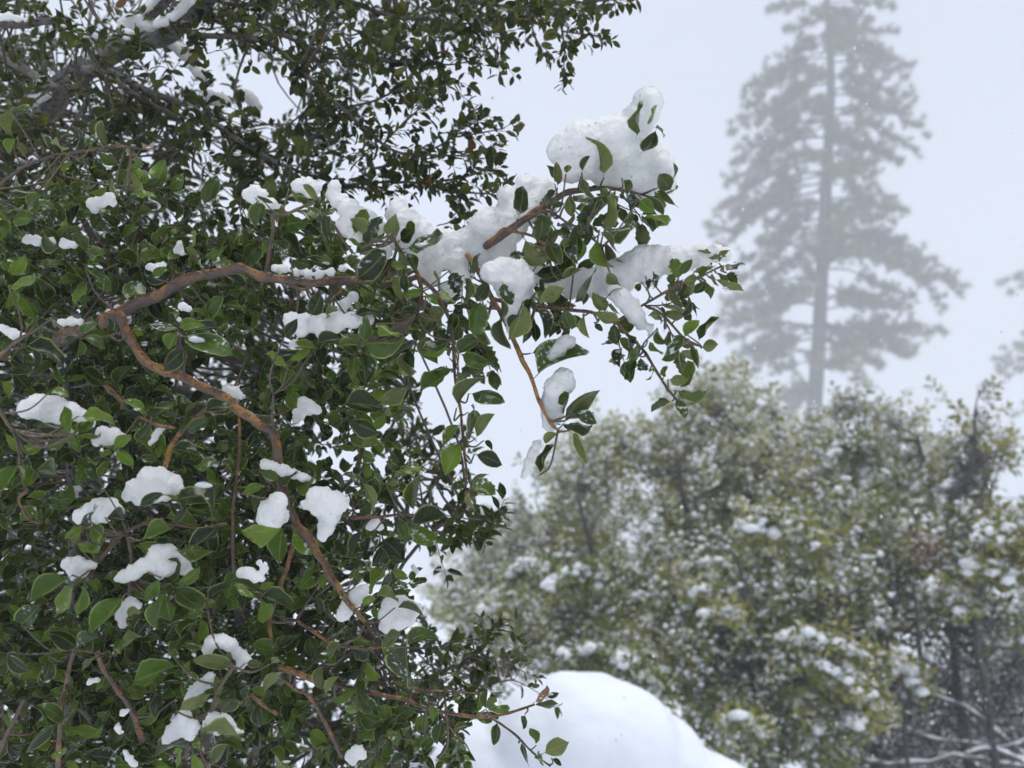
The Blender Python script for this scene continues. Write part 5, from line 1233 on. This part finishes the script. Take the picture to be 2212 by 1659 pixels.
# ------------------------------------------------------------------ snow mound, rock, brushwood, wires
mound = snow_lumps([('smooth rounded mound of deep snow over a boulder at the bottom of the view', 3.3,
        [(1275,1588,132),(1235,1590,130),(1330,1615,135),(1400,1665,130),(1180,1600,118),(1120,1640,120),(1440,1740,150),(1300,1750,220),(1100,1760,200),(1040,1680,110),(1520,1800,166),(980,1620,60),(1010,1590,55)])],
        0.02, M_SNOW_MOUND, None, 'snow mound', 'snow_mound', flat=0.9, amp=0.008, smooth=18, nscale=5.0, grains=0)[0]
def rock(label, x, y, d, r, seed):
    bm = bmesh.new(); bmesh.ops.create_icosphere(bm, subdivisions=4, radius=1.0)
    c = P(x, y, d); rr = PX(r, d)
    for v in bm.verts:
        k = 1 + 0.35 * mnoise.noise(v.co * 1.3 + Vector((seed, 0, 0))) + 0.14 * mnoise.noise(v.co * 4 + Vector((seed, 3, 0)))
        v.co = Vector((v.co.x * 1.1, v.co.y * 0.9, v.co.z * 1.0)) * k * rr
    me = bpy.data.meshes.new('boulder'); bm.to_mesh(me); bm.free(); me.materials.append(M_ROCK)
    o = link('boulder', me); o.location = c; tag(o, label, 'boulder')
rock('dark bluish boulder dusted with snow behind the low leaves left of the mound', 925, 1640, 3.0, 85, 3)

DB = [('thick snow-topped dead branch leaning across the brushwood at the lower right', [(2020,1498,4),(2060,1515,6),(2110,1545,8),(2150,1580,9),(2200,1625,10),(2260,1680,11)], 5.3),
      ('long thin snowy dead branch curving along the brushwood', [(1858,1607,4),(1890,1602,4),(1905,1580,4),(1950,1572,4),(2000,1588,5),(2040,1600,5),(2100,1602,5),(2160,1612,5),(2230,1600,5)], 5.25),
      ('low snow-covered dead branch lying flat at the bottom edge', [(1870,1643,7),(1920,1650,7),(1960,1648,7),(2010,1645,8),(2060,1632,7),(2110,1640,8),(2170,1655,9),(2240,1668,9)], 5.1),
      ('short snowy stick at the bottom right corner', [(2085,1625,6),(2120,1618,7),(2160,1625,8),(2215,1650,9)], 5.0)]
for label, pts, d in DB:
    a = catmull(np.array([list(P(x, y, d)) + [PX(r, d)] for x, y, r in pts]), 5)
    a[:, :3] += np.array([[mnoise.noise(Vector(q[:3]) * 6 + Vector((k * 9, 0, 0))) for k in range(3)] for q in a]) * 0.02
    ctr = a[0, :3].copy(); root = empty('fallen_branch', ctr); tag(root, label, 'dead branch', 'dead branches in the brushwood')
    tubes_obj('limb', [(a[:, :3], a[:, 3] * 0.55)], M_DEADWOOD, root, 7, 0.2)
    sp = a[:, :3] + np.array([0, 0, 1.0]) * (a[:, 3:4] * 0.62)
    rad = a[:, 3] * np.array([0.50 + 0.75 * mnoise.noise(Vector(q) * 16) for q in sp])
    sn = tubes_obj('snow_cover', [(sp, np.maximum(rad, 0.003))], M_SNOW_FAR, root, 7, 0.5)
    tw_ = []
    for k in range(9):
        q = a[R.randrange(1, len(a) - 1), :3]; e = q + rv() * [1, .6, .8] * R.uniform(0.12, 0.35); tw_.append((catmull([q, (q + e) / 2 + rv() * .04, e], 4), np.linspace(0.005, 0.002, 9)[:len(catmull([q, q, e], 4))]))
    t_ = tubes_obj('twigs', tw_, M_DEADWOOD, root, 4); t_['kind'] = 'stuff'
# bare dark brushwood under the bushes
bw = []
for k in range(5200):
    x, y = R.uniform(1780, 2340), R.uniform(1380, 1720)
    if y < 1370 + (2212 - x) * 0.33: continue
    d = R.uniform(5.35, 7.2); p = P(x, y, d); e = p + nrm(rv() * [1, .7, .8] + [0, 0, 0.25]) * R.uniform(0.16, 0.45)
    c = catmull([p, (p + e) / 2 + rv() * 0.06, e], 3); bw.append((c, np.linspace(R.uniform(0.0016, 0.0046), 0.0011, len(c))))
o = tubes_obj('brushwood', bw, M_BRUSH, None, 3); tag(o, 'tangle of bare dark brushwood under the bushes at the lower right', None, None, 'stuff')
sw_ = []
for c, r_ in bw[::16]:
    if R.random() < 0.75: sw_.append((c + [0, 0, 0.006], np.linspace(0.0034, 0.0012, len(c))))
o = tubes_obj('snow_lines', sw_, M_SNOW_FAR, None, 4, 0.5); tag(o, 'thin lines of snow lying along the bare brushwood twigs', None, None, 'stuff')
for y0, y1, lab in ((972, 970, 'uppermost of the three overhead wires at the right edge'), (999, 998, 'middle one of the three overhead wires at the right edge'), (1068, 1070, 'lowest of the three overhead wires at the right edge')):
    a = []
    for k in range(14):
        t = k / 13; x = 1840 + t * 700; q = P(x, y0 + (y1 - y0) * t, 24); q[2] -= 0.10 * math.sin(PI * t); a.append(q)
    o = tubes_obj('overhead_wire', [(np.array(a), 0.016)], M_WIRE, None, 5); tag(o, lab, 'wire', 'overhead wires')
# falling snow
M_, w_, r_ = [], [], []
for k in range(750):
    d = R.uniform(1.6, 5.4); x, y = R.uniform(-100, 2300), R.uniform(-100, 1750)
    a = np.eye(4); a[:3, :3] *= R.uniform(0.0016, 0.0042) * (0.5 + d * 0.14); a[:3, 3] = P(x, y, d); a[2, 2] *= 1.6
    M_.append(a); w_.append(R.randrange(4)); r_.append(R.random())
o = merge('falling_snow', BLOBS, w_, np.array(M_), r_, [M_SNOW_FAR]); tag(o, 'fine snowflakes drifting through the air', None, None, 'stuff')

# ------------------------------------------------------------------ fog
bm = bmesh.new(); bmesh.ops.create_cube(bm, size=1.0)
me = bpy.data.meshes.new('haze'); bm.to_mesh(me); bm.free()
hz = link('haze', me); hz.scale = (158, 166, 62); hz.location = (0, 41, 62 / 2 - 2.2)
mh = bpy.data.materials.new('fog'); mh.use_nodes = True; n = mh.node_tree; n.nodes.clear()
out = n.nodes.new('ShaderNodeOutputMaterial'); pv = n.nodes.new('ShaderNodeVolumePrincipled')
pv.inputs['Color'].default_value = (0.98, 0.99, 1.0, 1); pv.inputs['Density'].default_value = 0.0070; pv.inputs['Anisotropy'].default_value = 0.0
n.links.new(pv.outputs[0], out.inputs['Volume']); me.materials.append(mh)
tag(hz, 'thin grey fog', None, None, 'stuff')
